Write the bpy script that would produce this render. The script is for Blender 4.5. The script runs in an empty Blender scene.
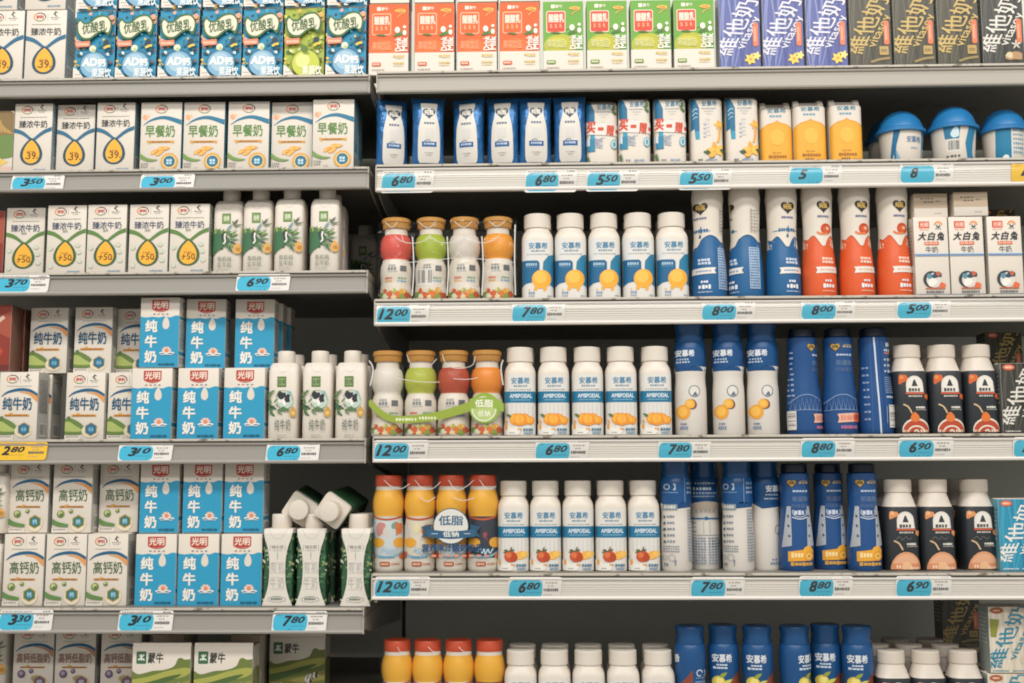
import bpy, bmesh, math, random
from mathutils import Vector, Matrix

PI = math.pi
scene = bpy.context.scene
COL = scene.collection
PXW, PXH, FPX = 1024, 683, 1150.0
YAW, PITCH, ROLL = math.radians(1.6), math.radians(6.6), math.radians(-0.2)
DIST = FPX * 0.0015625
CAM = Vector((0.0, -DIST, 1.30))
ROT = Matrix.Rotation(YAW, 3, 'Z') @ Matrix.Rotation(PI/2 + PITCH, 3, 'X') @ Matrix.Rotation(ROLL, 3, 'Z')


def at(px, py, Y):
    """the point of the vertical plane y = Y that the photograph shows at pixel (px, py)"""
    d = ROT @ Vector((px - PXW/2, -(py - PXH/2), -FPX))
    return CAM + d * ((Y - CAM.y) / d.y)


# ------------------------------------------------------------------ materials
MATS = {}


def lin(h):
    h = h.lstrip('#')
    out = []
    for i in (0, 2, 4):
        c = int(h[i:i+2], 16) / 255
        out.append(c / 12.92 if c <= 0.04045 else ((c + 0.055) / 1.055) ** 2.4)
    g = 0.3*out[0]+0.55*out[1]+0.15*out[2]
    out = [c*0.95+g*0.05 for c in out]
    if out[2] > 1.6*out[0] and out[1] < 0.6*out[2]:
        out[2] *= 0.90
    return out + [1.0]


def mat(hexc, rough=0.5, metal=0.0, spec=0.4, wear=0.0, wear_col='#5a4a38', bump=0.0, scale=60):
    key = (hexc, rough, metal, spec, wear, wear_col, bump, scale)
    if key in MATS:
        return MATS[key]
    m = bpy.data.materials.new('surface_' + hexc.strip('#').lower())
    m.use_nodes = True
    nt = m.node_tree
    b = nt.nodes['Principled BSDF']
    b.inputs['Base Color'].default_value = lin(hexc)
    b.inputs['Roughness'].default_value = rough
    b.inputs['Metallic'].default_value = metal
    b.inputs['Specular IOR Level'].default_value = spec
    if wear or bump:
        tc = nt.nodes.new('ShaderNodeTexCoord')
        no = nt.nodes.new('ShaderNodeTexNoise')
        no.inputs['Scale'].default_value = scale
        no.inputs['Detail'].default_value = 5
        nt.links.new(tc.outputs['Object'], no.inputs['Vector'])
        if wear:
            r = nt.nodes.new('ShaderNodeValToRGB')
            r.color_ramp.elements[0].position = 0.58
            r.color_ramp.elements[1].position = 0.70
            mx = nt.nodes.new('ShaderNodeMixRGB')
            mx.inputs[1].default_value = lin(hexc)
            mx.inputs[2].default_value = lin(wear_col)
            mul = nt.nodes.new('ShaderNodeMath')
            mul.operation = 'MULTIPLY'
            mul.inputs[1].default_value = wear
            nt.links.new(no.outputs['Fac'], r.inputs[0])
            nt.links.new(r.outputs[0], mul.inputs[0])
            nt.links.new(mul.outputs[0], mx.inputs[0])
            nt.links.new(mx.outputs[0], b.inputs['Base Color'])
        if bump:
            bp = nt.nodes.new('ShaderNodeBump')
            bp.inputs['Strength'].default_value = bump
            bp.inputs['Distance'].default_value = 0.004
            nt.links.new(no.outputs['Fac'], bp.inputs['Height'])
            nt.links.new(bp.outputs[0], b.inputs['Normal'])
    MATS[key] = m
    return m


def film_mat(name, gloss=0.08, rough=0.12, tint='#f2f2ee', bump=0.0, milky=0.0, edge=.3):
    if name in MATS:
        return MATS[name]
    m = bpy.data.materials.new(name)
    m.use_nodes = True
    nt = m.node_tree
    nt.nodes.clear()
    out = nt.nodes.new('ShaderNodeOutputMaterial')
    tr = nt.nodes.new('ShaderNodeBsdfTransparent')
    tr.inputs[0].default_value = lin(tint)
    gl = nt.nodes.new('ShaderNodeBsdfGlossy')
    gl.inputs['Roughness'].default_value = rough
    mx = nt.nodes.new('ShaderNodeMixShader')
    lw = nt.nodes.new('ShaderNodeLayerWeight')
    lw.inputs[0].default_value = 0.25
    ad = nt.nodes.new('ShaderNodeMath')
    ad.operation = 'MULTIPLY_ADD'
    ad.inputs[1].default_value = edge
    ad.inputs[2].default_value = gloss
    ad.use_clamp = True
    nt.links.new(lw.outputs['Fresnel'], ad.inputs[0])
    nt.links.new(ad.outputs[0], mx.inputs[0])
    nt.links.new(tr.outputs[0], mx.inputs[1])
    nt.links.new(gl.outputs[0], mx.inputs[2])
    last = mx
    if milky:
        df = nt.nodes.new('ShaderNodeBsdfDiffuse')
        df.inputs[0].default_value = (0.85, 0.85, 0.83, 1)
        m2 = nt.nodes.new('ShaderNodeMixShader')
        m2.inputs[0].default_value = milky
        nt.links.new(mx.outputs[0], m2.inputs[1])
        nt.links.new(df.outputs[0], m2.inputs[2])
        last = m2
    if bump:
        tc = nt.nodes.new('ShaderNodeTexCoord')
        no = nt.nodes.new('ShaderNodeTexNoise')
        no.inputs['Scale'].default_value = 45
        no.inputs['Detail'].default_value = 2
        bp = nt.nodes.new('ShaderNodeBump')
        bp.inputs['Strength'].default_value = bump
        bp.inputs['Distance'].default_value = 0.01
        nt.links.new(tc.outputs['Object'], no.inputs['Vector'])
        nt.links.new(no.outputs['Fac'], bp.inputs['Height'])
        nt.links.new(bp.outputs[0], gl.inputs['Normal'])
    nt.links.new(last.outputs[0], out.inputs[0])
    MATS[name] = m
    return m


# ------------------------------------------------------------------ mesh builder (millimetres in, metres out)
class MB:
    def __init__(s):
        s.v, s.f, s.mi, s.sm, s.mats = [], [], [], [], []

    def m(s, material):
        if material not in s.mats:
            s.mats.append(material)
        return s.mats.index(material)

    def add(s, verts, faces, material, smooth=False):
        b = len(s.v)
        k = s.m(material)
        s.v += [tuple(c * 0.001 for c in v) for v in verts]
        for f in faces:
            s.f.append(tuple(i + b for i in f))
            s.mi.append(k)
            s.sm.append(smooth)

    def box(s, x0, x1, y0, y1, z0, z1, material, bevel=0.0, side=None, top=None, segs=2):
        bm = bmesh.new()
        bmesh.ops.create_cube(bm, size=1)
        for v in bm.verts:
            v.co = Vector(((x0+x1)/2 + v.co.x*(x1-x0), (y0+y1)/2 + v.co.y*(y1-y0), (z0+z1)/2 + v.co.z*(z1-z0)))
        if bevel:
            bmesh.ops.bevel(bm, geom=bm.edges[:], offset=bevel, segments=segs, profile=0.5, affect='EDGES')
        bm.normal_update()
        bm.verts.index_update()
        vs = [tuple(v.co) for v in bm.verts]
        groups = {}
        for f in bm.faces:
            mm = material
            if side and abs(f.normal.x) > 0.75:
                mm = side
            if top and f.normal.z > 0.75:
                mm = top
            groups.setdefault(mm, []).append(tuple(v.index for v in f.verts))
        for mm, fs in groups.items():
            s.add(vs, fs, mm, bool(bevel))
        bm.free()

    def loft(s, rings, material, seg=40, caps=True, ribs=0.0, seg_mats=None):
        """rings: (z, a, b, exponent, y centre) in mm"""
        vs, n = [], seg
        for (z, a, b, e, yc) in rings:
            for k in range(n):
                t = 2*PI*k/n
                c, q = math.cos(t), math.sin(t)
                rr = 1 + (ribs if k % 2 else 0)
                vs.append((a*rr*math.copysign(abs(c)**(2/e), c), yc + b*rr*math.copysign(abs(q)**(2/e), q), z))
        for i in range(len(rings)-1):
            mm = seg_mats[i] if seg_mats else material
            s.add([], [], mm)
        base = len(s.v)
        s.v += [tuple(c*0.001 for c in v) for v in vs]
        for i in range(len(rings)-1):
            mm = seg_mats[i] if seg_mats else material
            k0 = s.m(mm)
            for k in range(n):
                a, b = i*n+k, i*n+(k+1) % n
                s.f.append((base+a, base+b, base+b+n, base+a+n))
                s.mi.append(k0)
                s.sm.append(True)
        if caps:
            s.f.append(tuple(base+k for k in reversed(range(n))))
            s.mi.append(s.m(seg_mats[0] if seg_mats else material))
            s.sm.append(False)
            s.f.append(tuple(base+(len(rings)-1)*n+k for k in range(n)))
            s.mi.append(s.m(seg_mats[-1] if seg_mats else material))
            s.sm.append(False)

    def tube(s, pts, r, material, n=6):
        vs, fs = [], []
        P = [Vector(p) for p in pts]
        for i, p in enumerate(P):
            t = (P[min(i+1, len(P)-1)] - P[max(i-1, 0)]).normalized()
            u = t.cross(Vector((0, 1, 0.3))).normalized()
            w = t.cross(u)
            for k in range(n):
                a = 2*PI*k/n
                vs.append(tuple(p + (u*math.cos(a) + w*math.sin(a))*r))
        for i in range(len(P)-1):
            for k in range(n):
                fs.append((i*n+k, i*n+(k+1) % n, (i+1)*n+(k+1) % n, (i+1)*n+k))
        fs += [tuple(range(n))[::-1], tuple((len(P)-1)*n+k for k in range(n))]
        s.add(vs, fs, material, True)

    def profile(s, pts, x0, x1, material, seg_mats=None):
        """closed outline of (y, z) points drawn out along x"""
        n = len(pts)
        vs = [(x0, y, z) for y, z in pts] + [(x1, y, z) for y, z in pts]
        for k in range(n):
            s.add([vs[k], vs[(k+1) % n], vs[n+(k+1) % n], vs[n+k]], [(0, 1, 2, 3)], seg_mats[k] if seg_mats else material)
        s.add(vs, [tuple(range(n))[::-1], tuple(n+k for k in range(n))], material)

    def mesh(s, name, sharp=35):
        me = bpy.data.meshes.new(name)
        me.from_pydata(s.v, [], s.f)
        for mm in s.mats:
            me.materials.append(mm)
        me.polygons.foreach_set('material_index', s.mi)
        me.polygons.foreach_set('use_smooth', s.sm)
        me.update()
        if any(s.sm):
            me.set_sharp_from_angle(angle=math.radians(sharp))
        return me


def link(name, me, parent=None):
    o = bpy.data.objects.new(name, me)
    COL.objects.link(o)
    if parent is not None:
        o.parent = parent
    return o


def tag(o, label, cat, group=None):
    o['label'] = label
    o['category'] = cat
    if group:
        o['group'] = group
    return o


def copy_tree(o, parent=None):
    c = o.copy()
    COL.objects.link(c)
    c.parent = parent
    for ch in list(o.children):
        copy_tree(ch, c)
    return c


# ------------------------------------------------------------------ flat artwork: shapes in fractions of the face, u from the left, v from the top
TEXTS = {}


def glyphs(body):
    key = body
    if key not in TEXTS:
        c = bpy.data.curves.new('lettering', 'FONT')
        c.body = body
        c.resolution_u = 2
        o = bpy.data.objects.new('lettering', c)
        COL.objects.link(o)
        dg = bpy.context.evaluated_depsgraph_get()
        me = bpy.data.meshes.new_from_object(o.evaluated_get(dg), depsgraph=dg)
        vs = [(v.co.x, v.co.y) for v in me.vertices]
        fs = [tuple(p.vertices) for p in me.polygons]
        bpy.data.objects.remove(o)
        bpy.data.curves.remove(c)
        bpy.data.meshes.remove(me)
        xs = [v[0] for v in vs]
        ys = [v[1] for v in vs]
        x0, x1, y0, y1 = min(xs), max(xs), min(ys), max(ys)
        vs = [(x - (x0+x1)/2, y - (y0+y1)/2) for x, y in vs]
        TEXTS[key] = (vs, fs, x1-x0, y1-y0)
    return TEXTS[key]


def spline(pts, n=6):
    out = []
    for i in range(len(pts)-1):
        p0, p1, p2, p3 = pts[max(i-1, 0)], pts[i], pts[i+1], pts[min(i+2, len(pts)-1)]
        for k in range(n):
            t = k/n
            out.append(tuple(0.5*((2*b) + (-a+c)*t + (2*a-5*b+4*c-d)*t*t + (-a+3*b-3*c+d)*t**3) for a, b, c, d in zip(p0, p1, p2, p3)))
    out.append(tuple(pts[-1]))
    return out


class Art:
    def __init__(s, W, H, rough=0.5, seed=1):
        s.W, s.H, s.L, s.rough = W, H, [], rough
        s.rnd = random.Random(seed)

    def p(s, u, v):
        return (u*s.W, (1-v)*s.H)

    def lay(s, vs, fs, c, rise=1.0):
        s.L.append((vs, fs, c if not isinstance(c, str) else mat(c, s.rough), rise))

    def poly(s, pts, c):
        s.lay([s.p(*q) for q in pts], [tuple(range(len(pts)))], c)

    def shape(s, pts, c, n=5):
        q = spline(list(pts) + [pts[0]], n)[:-1]
        s.poly(q, c)

    def rect(s, u0, v0, u1, v1, c, r=0.0):
        if not r:
            return s.poly([(u0, v0), (u1, v0), (u1, v1), (u0, v1)], c)
        rv = r*s.W/s.H
        pts = []
        for cu, cv, a0 in ((u1-r, v0+rv, -90), (u1-r, v1-rv, 0), (u0+r, v1-rv, 90), (u0+r, v0+rv, 180)):
            for k in range(4):
                a = math.radians(a0+30*k)
                pts.append((cu+r*math.cos(a), cv+rv*math.sin(a)))
        s.poly(pts, c)

    def ell(s, u, v, ru, c, rv=None, n=22, a0=0, a1=360, rot=0):
        rv = (ru if rv is None else rv)*s.W/s.H
        cr, sr = math.cos(math.radians(rot)), math.sin(math.radians(rot))
        pts = []
        for k in range(n if a1-a0 == 360 else n+1):
            a = math.radians(a0+(a1-a0)*k/n)
            x, y = ru*math.cos(a), rv*s.H/s.W*math.sin(a)
            pts.append((u+x*cr-y*sr, v-(x*sr+y*cr)*s.W/s.H))
        s.poly(pts, c)

    def stroke(s, pts, w, c, smooth=True):
        """w: width in fractions of W, or one for each point"""
        q = [(*s.p(*a), (w if not isinstance(w, (list, tuple)) else w[i])*s.W) for i, a in enumerate(pts)]
        if smooth and len(q) > 2:
            q = spline(q, 6)
        vs, fs = [], []
        for i, (x, y, ww) in enumerate(q):
            a, b = q[max(i-1, 0)], q[min(i+1, len(q)-1)]
            dx, dy = b[0]-a[0], b[1]-a[1]
            d = math.hypot(dx, dy) or 1
            vs += [(x-dy/d*ww/2, y+dx/d*ww/2), (x+dy/d*ww/2, y-dx/d*ww/2)]
        for i in range(len(q)-1):
            fs.append((2*i, 2*i+1, 2*i+3, 2*i+2))
        s.lay(vs, fs, c)

    def ring(s, u, v, r, w, c, a0=0, a1=360, rv=None, n=22):
        rv = r if rv is None else rv
        pts = [(u+r*math.cos(math.radians(a0+(a1-a0)*k/n)), v-rv*s.W/s.H*math.sin(math.radians(a0+(a1-a0)*k/n))) for k in range(n+1)]
        s.stroke(pts, w, c, smooth=False)

    def text(s, t, u, v, w, c, h=None, b=0.012, rot=0, shear=0.0):
        """lettering; b thickens the strokes by laying the same outline a little to each side"""
        vs, fs, tw, th = glyphs(t)
        sx = w*s.W/tw
        sy = sx if h is None else h*s.H/th
        cr, sr = math.cos(math.radians(rot)), math.sin(math.radians(rot))
        cx, cy = s.p(u, v)
        d = b
        offs = [(0, 0)] if d <= 0.004 else [(-d, -d), (d, d), (d, -d), (-d, d)]
        for n, (ox, oy) in enumerate(offs):
            VV = []
            for x, y in vs:
                x, y = (x+ox+shear*y)*sx, (y+oy)*sy
                VV.append((cx+x*cr-y*sr, cy+x*sr+y*cr))
            s.lay(VV, fs, c, .2 if n < len(offs)-1 else 1.0)

    def dash(s, u0, v, u1, n, h, c, gap=0.3):
        """a line of print too small to read"""
        vs, fs = [], []
        u = u0
        st = (u1-u0)/n
        for k in range(n):
            ww = st*(1-gap*s.rnd.uniform(0.5, 1.4))
            hh = h*s.rnd.uniform(0.75, 1.1)
            b = len(vs)
            vs += [s.p(u, v-hh/2), s.p(u+ww, v-hh/2), s.p(u+ww, v+hh/2), s.p(u, v+hh/2)]
            fs.append((b, b+1, b+2, b+3))
            u += st
        s.lay(vs, fs, c)

    def barcode(s, u0, v0, u1, v1, back='#dedbd4', ink='#4a4a48', n=16, along='u'):
        s.rect(u0, v0, u1, v1, back)
        vs, fs = [], []
        for k in range(n):
            if s.rnd.random() < 0.25:
                continue
            t0, t1 = (k+0.1)/n, (k+s.rnd.uniform(0.35, 0.8))/n
            b = len(vs)
            if along == 'u':
                a0, a1 = u0+(u1-u0)*(0.06+0.88*t0), u0+(u1-u0)*(0.06+0.88*t1)
                vs += [s.p(a0, v0+(v1-v0)*.08), s.p(a1, v0+(v1-v0)*.08), s.p(a1, v0+(v1-v0)*.85), s.p(a0, v0+(v1-v0)*.85)]
            else:
                a0, a1 = v0+(v1-v0)*(0.06+0.88*t0), v0+(v1-v0)*(0.06+0.88*t1)
                vs += [s.p(u0+(u1-u0)*.1, a0), s.p(u1-(u1-u0)*.1, a0), s.p(u1-(u1-u0)*.1, a1), s.p(u0+(u1-u0)*.1, a1)]
            fs.append((b, b+1, b+2, b+3))
        s.lay(vs, fs, ink)

    def blob(s, u, v, r, c, rv=None, n=9, j=0.3):
        rv = r if rv is None else rv
        pts = []
        for k in range(n):
            a = 2*PI*k/n
            q = 1+s.rnd.uniform(-j, j)
            pts.append((u+r*q*math.cos(a), v+rv*q*math.sin(a)*s.W/s.H))
        s.shape(pts, c, 3)

    def leaf(s, u, v, l, ang, c, fat=0.28):
        ca, sa = math.cos(math.radians(ang)), math.sin(math.radians(ang))
        pts = []
        for t, w in ((0, 0), (.3, fat), (.6, fat*.9), (1, 0), (.6, -fat*.9), (.3, -fat)):
            x, y = t*l, w*l*0.5
            pts.append((u+x*ca-y*sa, v-(x*sa+y*ca)*s.W/s.H))
        s.poly(pts, c)

    def drop(s, u, v0, v1, r, c, m=.68):
        """drop shape with its point at v0 and its round foot at v1"""
        pts = []
        for k in range(26):
            t = 2*PI*k/26
            pts.append((u+r*1.02*math.sin(t)*abs(math.sin(t/2))**m*1.2, v0+(v1-v0)*(1-math.cos(t))/2))
        s.poly(pts, c)

    def apply(s, mb, S, base=0.15, step=0.05, xs=(), zs=(), x0=0.0, x1=None, z0=0.0, z1=None):
        x1 = s.W if x1 is None else x1
        z1 = s.H if z1 is None else z1
        o = base
        for vs, fs, m, rise in s.L:
            bm = bmesh.new()
            bv = [bm.verts.new((x, y, 0)) for x, y in vs]
            ng = False
            for f in fs:
                try:
                    bm.faces.new([bv[k] for k in f])
                    ng = ng or len(f) > 4
                except ValueError:
                    pass
            if ng:
                bmesh.ops.triangulate(bm, faces=bm.faces[:])
            mnx, mxx = min(v[0] for v in vs), max(v[0] for v in vs)
            mny, mxy = min(v[1] for v in vs), max(v[1] for v in vs)
            pl = []
            if mnx < x0: pl.append(((x0, 0, 0), (-1, 0, 0), True))
            if mxx > x1: pl.append(((x1, 0, 0), (1, 0, 0), True))
            if mny < z0: pl.append(((0, z0, 0), (0, -1, 0), True))
            if mxy > z1: pl.append(((0, z1, 0), (0, 1, 0), True))
            pl += [((x, 0, 0), (1, 0, 0), False) for x in xs if mnx < x < mxx]
            pl += [((0, z, 0), (0, 1, 0), False) for z in zs if mny < z < mxy]
            for co, no, clear in pl:
                if bm.faces:
                    bmesh.ops.bisect_plane(bm, geom=bm.verts[:]+bm.edges[:]+bm.faces[:], dist=1e-5, plane_co=co, plane_no=no, clear_outer=clear)
            bm.verts.index_update()
            mb.add([S(v.co.x, v.co.y, o) for v in bm.verts], [tuple(v.index for v in f.verts) for f in bm.faces], m)
            bm.free()
            o += step*rise


def front(W):
    return lambda x, z, o: (x-W/2, -o, z)


def right_side(W, D):
    return lambda x, z, o: (W/2+o, x, z)


def left_side(W, D):
    return lambda x, z, o: (-W/2-o, D-x, z)


def wrap(rings, W):
    """artwork drawn as seen from the front, laid round a lofted body"""
    def S(x, z, o):
        q = max(rings[0][0], min(rings[-1][0], z))
        for r0, r1 in zip(rings, rings[1:]):
            if r0[0] <= q <= r1[0]:
                t = (q-r0[0])/max(r1[0]-r0[0], 1e-9)
                break
        a, b, e, yc = (r0[i]+(r1[i]-r0[i])*t for i in (1, 2, 3, 4))
        xx = x-W/2
        xx = max(-0.985*a, min(0.985*a, xx))
        y = yc-b*(1-abs(xx/a)**e)**(1/e)
        d = xx/a
        return (xx+o*d*0.7, y-o, z)
    xs = [W/2+W/2*math.sin(math.radians(k)) for k in range(-80, 81, 10)]
    zs = sorted({r[0] for r in rings})
    return S, xs, zs
KEY, AMB = 82.0, 0.54
# ------------------------------------------------------------------ palette
WHT, CREAM, INK, DASH = '#ded5c8', '#d8cbb8', '#45484a', '#8b8a86'
RED, BLUE, TEAL, CYAN, GREEN, DGREEN, ORANGE, YEL = '#c4483a', '#1f5c94', '#1d6d9b', '#2497c0', '#6a9440', '#3c5c3c', '#e2622a', '#efb22a'


def elli(a, u, v, k=1.0):
    k *= 1.18
    """the round red dairy mark used on several cartons"""
    a.ring(u, v, .12*k, .022*k, '#6b4a4a', -20, 110, .085*k)
    a.ring(u, v, .12*k, .022*k, '#d8893f', 110, 235, .085*k)
    a.ring(u, v, .12*k, .018*k, '#6f8a55', 235, 330, .085*k)
    a.text('伊利', u, v, .15*k, '#cc4b3c', b=.03)


def sports_mark(a, u, v, k=1.0):
    k *= 1.25
    a.stroke([(u-.04*k, v-.012), (u, v-.035*k), (u+.035*k, v-.03*k)], .018*k, INK)
    a.stroke([(u, v-.05*k), (u-.01*k, v-.01), (u+.03*k, v+.012)], .018*k, INK)
    a.dash(u-.09*k, v+.025*k, u+.09*k, 5, .012, DASH)
    a.dash(u-.06*k, v+.045*k, u+.06*k, 3, .008, DASH)


def carton_parts(W, H, D, a, base=WHT, side='#9fb0b4', top=WHT, side_art=None, left_art=None, flap=True, rough=.45):
    mb = MB()
    mb.box(-W/2, W/2, 0, D, 0, H, mat(base, rough), bevel=.9, side=mat(side, rough), top=mat(top, rough))
    a.apply(mb, front(W), x0=.4, x1=W-.4, z0=.4, z1=H-.4)
    if side_art:
        side_art.apply(mb, right_side(W, D), x0=.5, x1=D-.5, z0=.5, z1=H-.5)
        (left_art or side_art).apply(mb, left_side(W, D), x0=.5, x1=D-.5, z0=.5, z1=H-.5)
    parts = [('carton_body', mb, [])]
    if flap:
        fb = MB()
        fb.box(-W*.49, W*.49, D*.5-4, D*.5+4, H+.05, H+1.1, mat(top, rough), bevel=.3, segs=1)
        parts.append(('top_seam', fb, []))
    return parts


def plain_side(D, H, col, ink='#6f7678', band=None, rows=13, code=True):
    a = Art(D, H, .45, 5)
    a.rect(0, 0, 1, 1, col)
    if band:
        a.rect(0, band[0], 1, band[1], band[2])
    for k in range(rows):
        v = .12+.5*k/rows
        a.dash(.12, v, .85, 7, .018, ink)
    if code:
        a.barcode(.15, .75, .85, .95)
    return a


# ---------------------------------------------------------------- cartons
def ribbon_carton(W, H, col='#2b6c96', dark='#234f63', figure='39', title=INK):
    a = Art(W, H)
    elli(a, .33, .095)
    a.stroke([(.53, .055), (.53, .14)], .006, DASH)
    sports_mark(a, .72, .075)
    a.dash(.16, .20, .86, 18, .010, DASH)
    a.text('臻浓牛奶', .50, .30, .74, title, h=.105, b=.008)
    a.stroke([(-.02, .385), (.2, .42), (.40, .495), (.56, .575), (.66, .66), (.70, .76)], [.11, .095, .07, .05, .05, .05], col)
    a.stroke([(1.02, .365), (.8, .41), (.58, .50), (.40, .59), (.30, .68), (.26, .76)], [.10, .09, .07, .05, .05, .05], col)
    a.drop(.48, .50, .888, .285, dark, .6)
    a.drop(.48, .53, .865, .215, YEL, .62)
    a.dash(.37, .695, .59, 4, .020, '#b06a28')
    a.text(figure, .49, .755, .24 if len(figure) < 3 else .34, '#7b4a22', b=.012)
    a.dash(.33, .79, .37, 1, .02, '#7b4a22')
    a.dash(.63, .79, .68, 1, .02, '#7b4a22')
    a.dash(.56, .955, .90, 6, .022, '#7f9db4')
    if figure == '+50':
        a.text('高钙', .47, .375, .13, '#8a8f80')
        for u, v in ((.12, .62), (.80, .58), (.86, .80), (.12, .88), (.86, .68)):
            a.blob(u, v, .06, '#c9d0bc')
    sd = plain_side(40, H, '#8fa5ad' if col != '#5d8440' else '#a9ac9a', rows=9)
    return carton_parts(W, H, 40, a, side_art=sd)


def breakfast_carton(W, H):
    a = Art(W, H)
    elli(a, .50, .10)
    a.blob(.10, .22, .06, '#efab80'); a.blob(.17, .20, .04, '#f0c49a')
    a.stroke([(.06, .335), (.28, .255), (.60, .225), (1.02, .30)], [.008, .05, .085, .12], '#2a7aa4')
    a.text('早餐奶', .48, .42, .72, '#5d8a42', h=.17, b=.014)
    a.rect(.18, .56, .80, .59, '#d99a3f')
    a.dash(.24, .575, .74, 9, .018, '#8a5a24')
    a.stroke([(.22, .605), (.2, .56), (.16, .57)], .03, '#e0ac55'); a.stroke([(.78, .56), (.82, .57), (.80, .6)], .03, '#e0ac55')
    for u, v, ang in ((.30, .735, 28), (.36, .76, 8), (.26, .76, 40), (.42, .74, 20), (.48, .70, 25), (.42, .70, 30), (.55, .68, 10)):
        a.leaf(u, v, .20, ang, '#efa63c', .42)
        a.leaf(u+.02, v-.004, .14, ang, '#f6c870', .25)
    a.stroke([(-.02, .76), (.12, .815), (.28, .84), (.44, .835)], [.10, .085, .06, .015], '#75994e')
    a.ell(.73, .86, .20, '#ead9b8'); a.ring(.73, .86, .185, .05, '#dda53e'); a.ell(.73, .86, .14, '#46694e'); a.ell(.73, .86, .115, '#2f78a5')
    a.rect(.665, .83, .72, .865, '#bfe0ec'); a.rect(.735, .83, .79, .865, '#bfe0ec'); a.rect(.665, .875, .72, .90, '#bfe0ec'); a.rect(.735, .875, .79, .90, '#bfe0ec')
    a.dash(.04, .89, .22, 4, .02, DASH); a.dash(.04, .93, .22, 3, .02, DASH); a.dash(.28, .95, .4, 3, .016, '#b8b5ae')
    sd = plain_side(40, H, '#4f93a8', ink='#cdd9da', rows=10)
    return carton_parts(W, H, 40, a, side_art=sd)


def arc_carton(W, H, kind='pure'):
    a = Art(W, H)
    elli(a, .33, .105)
    a.stroke([(.535, .05), (.535, .17)], .006, DASH)
    sports_mark(a, .72, .09)
    a.dash(.20, .21, .84, 22, .009, DASH)
    a.stroke([(.52, .295), (.8, .325), (1.02, .42)], [.01, .06, .13], '#e39a52' if kind != 'low' else '#b98468')
    a.stroke([(.06, .365), (.22, .30), (.50, .262), (.78, .275), (1.02, .35)], [.012, .05, .075, .07, .06], '#24608c')
    if kind == 'pure':
        a.text('纯牛奶', .48, .47, .74, '#265a82', h=.185, b=.02)
        a.rect(.16, .625, .80, .655, '#d9952f', r=.01); a.blob(.33, .625, .06, '#dd9a35', .035)
        a.dash(.2, .64, .76, 11, .02, '#8d5a1d')
        a.shape([(-.05, .70), (.15, .68), (.42, .76), (.52, .85), (.40, .92), (-.05, .90)], '#66813f')
        a.shape([(-.05, .75), (.1, .73), (.3, .80), (.46, .86), (.3, .88), (-.05, .86)], '#a9b765')
        a.blob(.1, .68, .05, '#5b743b')
        a.ell(.66, .87, .22, '#ded2b6', rv=.17)
        hexc, core, ring_ = '#2c5f8a', '#bcd2dc', '#8b835c'
    elif kind == 'calcium':
        a.text('高钙奶', .52, .47, .72, '#45683d', h=.17, b=.006)
        a.rect(.18, .62, .80, .645, '#c98a39', r=.008); a.dash(.22, .632, .78, 11, .016, '#7f551f'); a.blob(.36, .62, .05, '#d1913c', .03)
        for u, v, r in ((.22, .735, .095), (.48, .695, .055)):
            a.ell(u, v, r, '#6f8646'); a.ell(u-.01, v-.012, r*.6, '#b9c27f'); a.blob(u+.02, v+.01, r*.35, '#56703c')
        a.stroke([(-.02, .825), (.14, .875), (.42, .90)], [.12, .11, .07], '#5f8848')
        a.ell(.68, .87, .20, '#e3d6bd', rv=.2)
        hexc, core, ring_ = '#4b7248', '#bfe0e2', '#a38d55'
    else:
        a.text('高钙低脂奶', .50, .47, .82, '#8a4f46', h=.15, b=.008)
        a.rect(.18, .60, .80, .625, '#b98139', r=.008); a.dash(.22, .612, .78, 11, .016, '#7f551f'); a.blob(.36, .60, .05, '#c08540', .03)
        for u, v, r in ((.22, .715, .10), (.46, .67, .06)):
            a.ell(u, v, r, '#6b5a72'); a.ell(u-.01, v-.012, r*.5, '#a698ae')
        a.ell(.68, .87, .20, '#d6c4a0', rv=.2); a.blob(.6, .78, .12, '#a99a6a', .07)
        hexc, core, ring_ = '#6b4a6a', '#cfd6da', '#a38d55'
    hx = lambda r: [(.68+r*math.cos(math.radians(60*k+30)), .845-r*math.sin(math.radians(60*k+30))*W/H) for k in range(6)]
    a.poly(hx(.175), ring_); a.poly(hx(.145), hexc)
    a.ell(.68, .845, .09, '#2a83ab' if kind != 'low' else '#8a7796'); a.text('钙' if kind != 'pure' else '3.2', .68, .845, .11, core)
    a.rect(.0, .935, .42, 1, WHT); a.dash(.05, .955, .38, 6, .022, DASH)
    sd = plain_side(40, H, '#c9c6bc', ink='#75797a', rows=16, code=True)
    return carton_parts(W, H, 40, a, side_art=sd)


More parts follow.
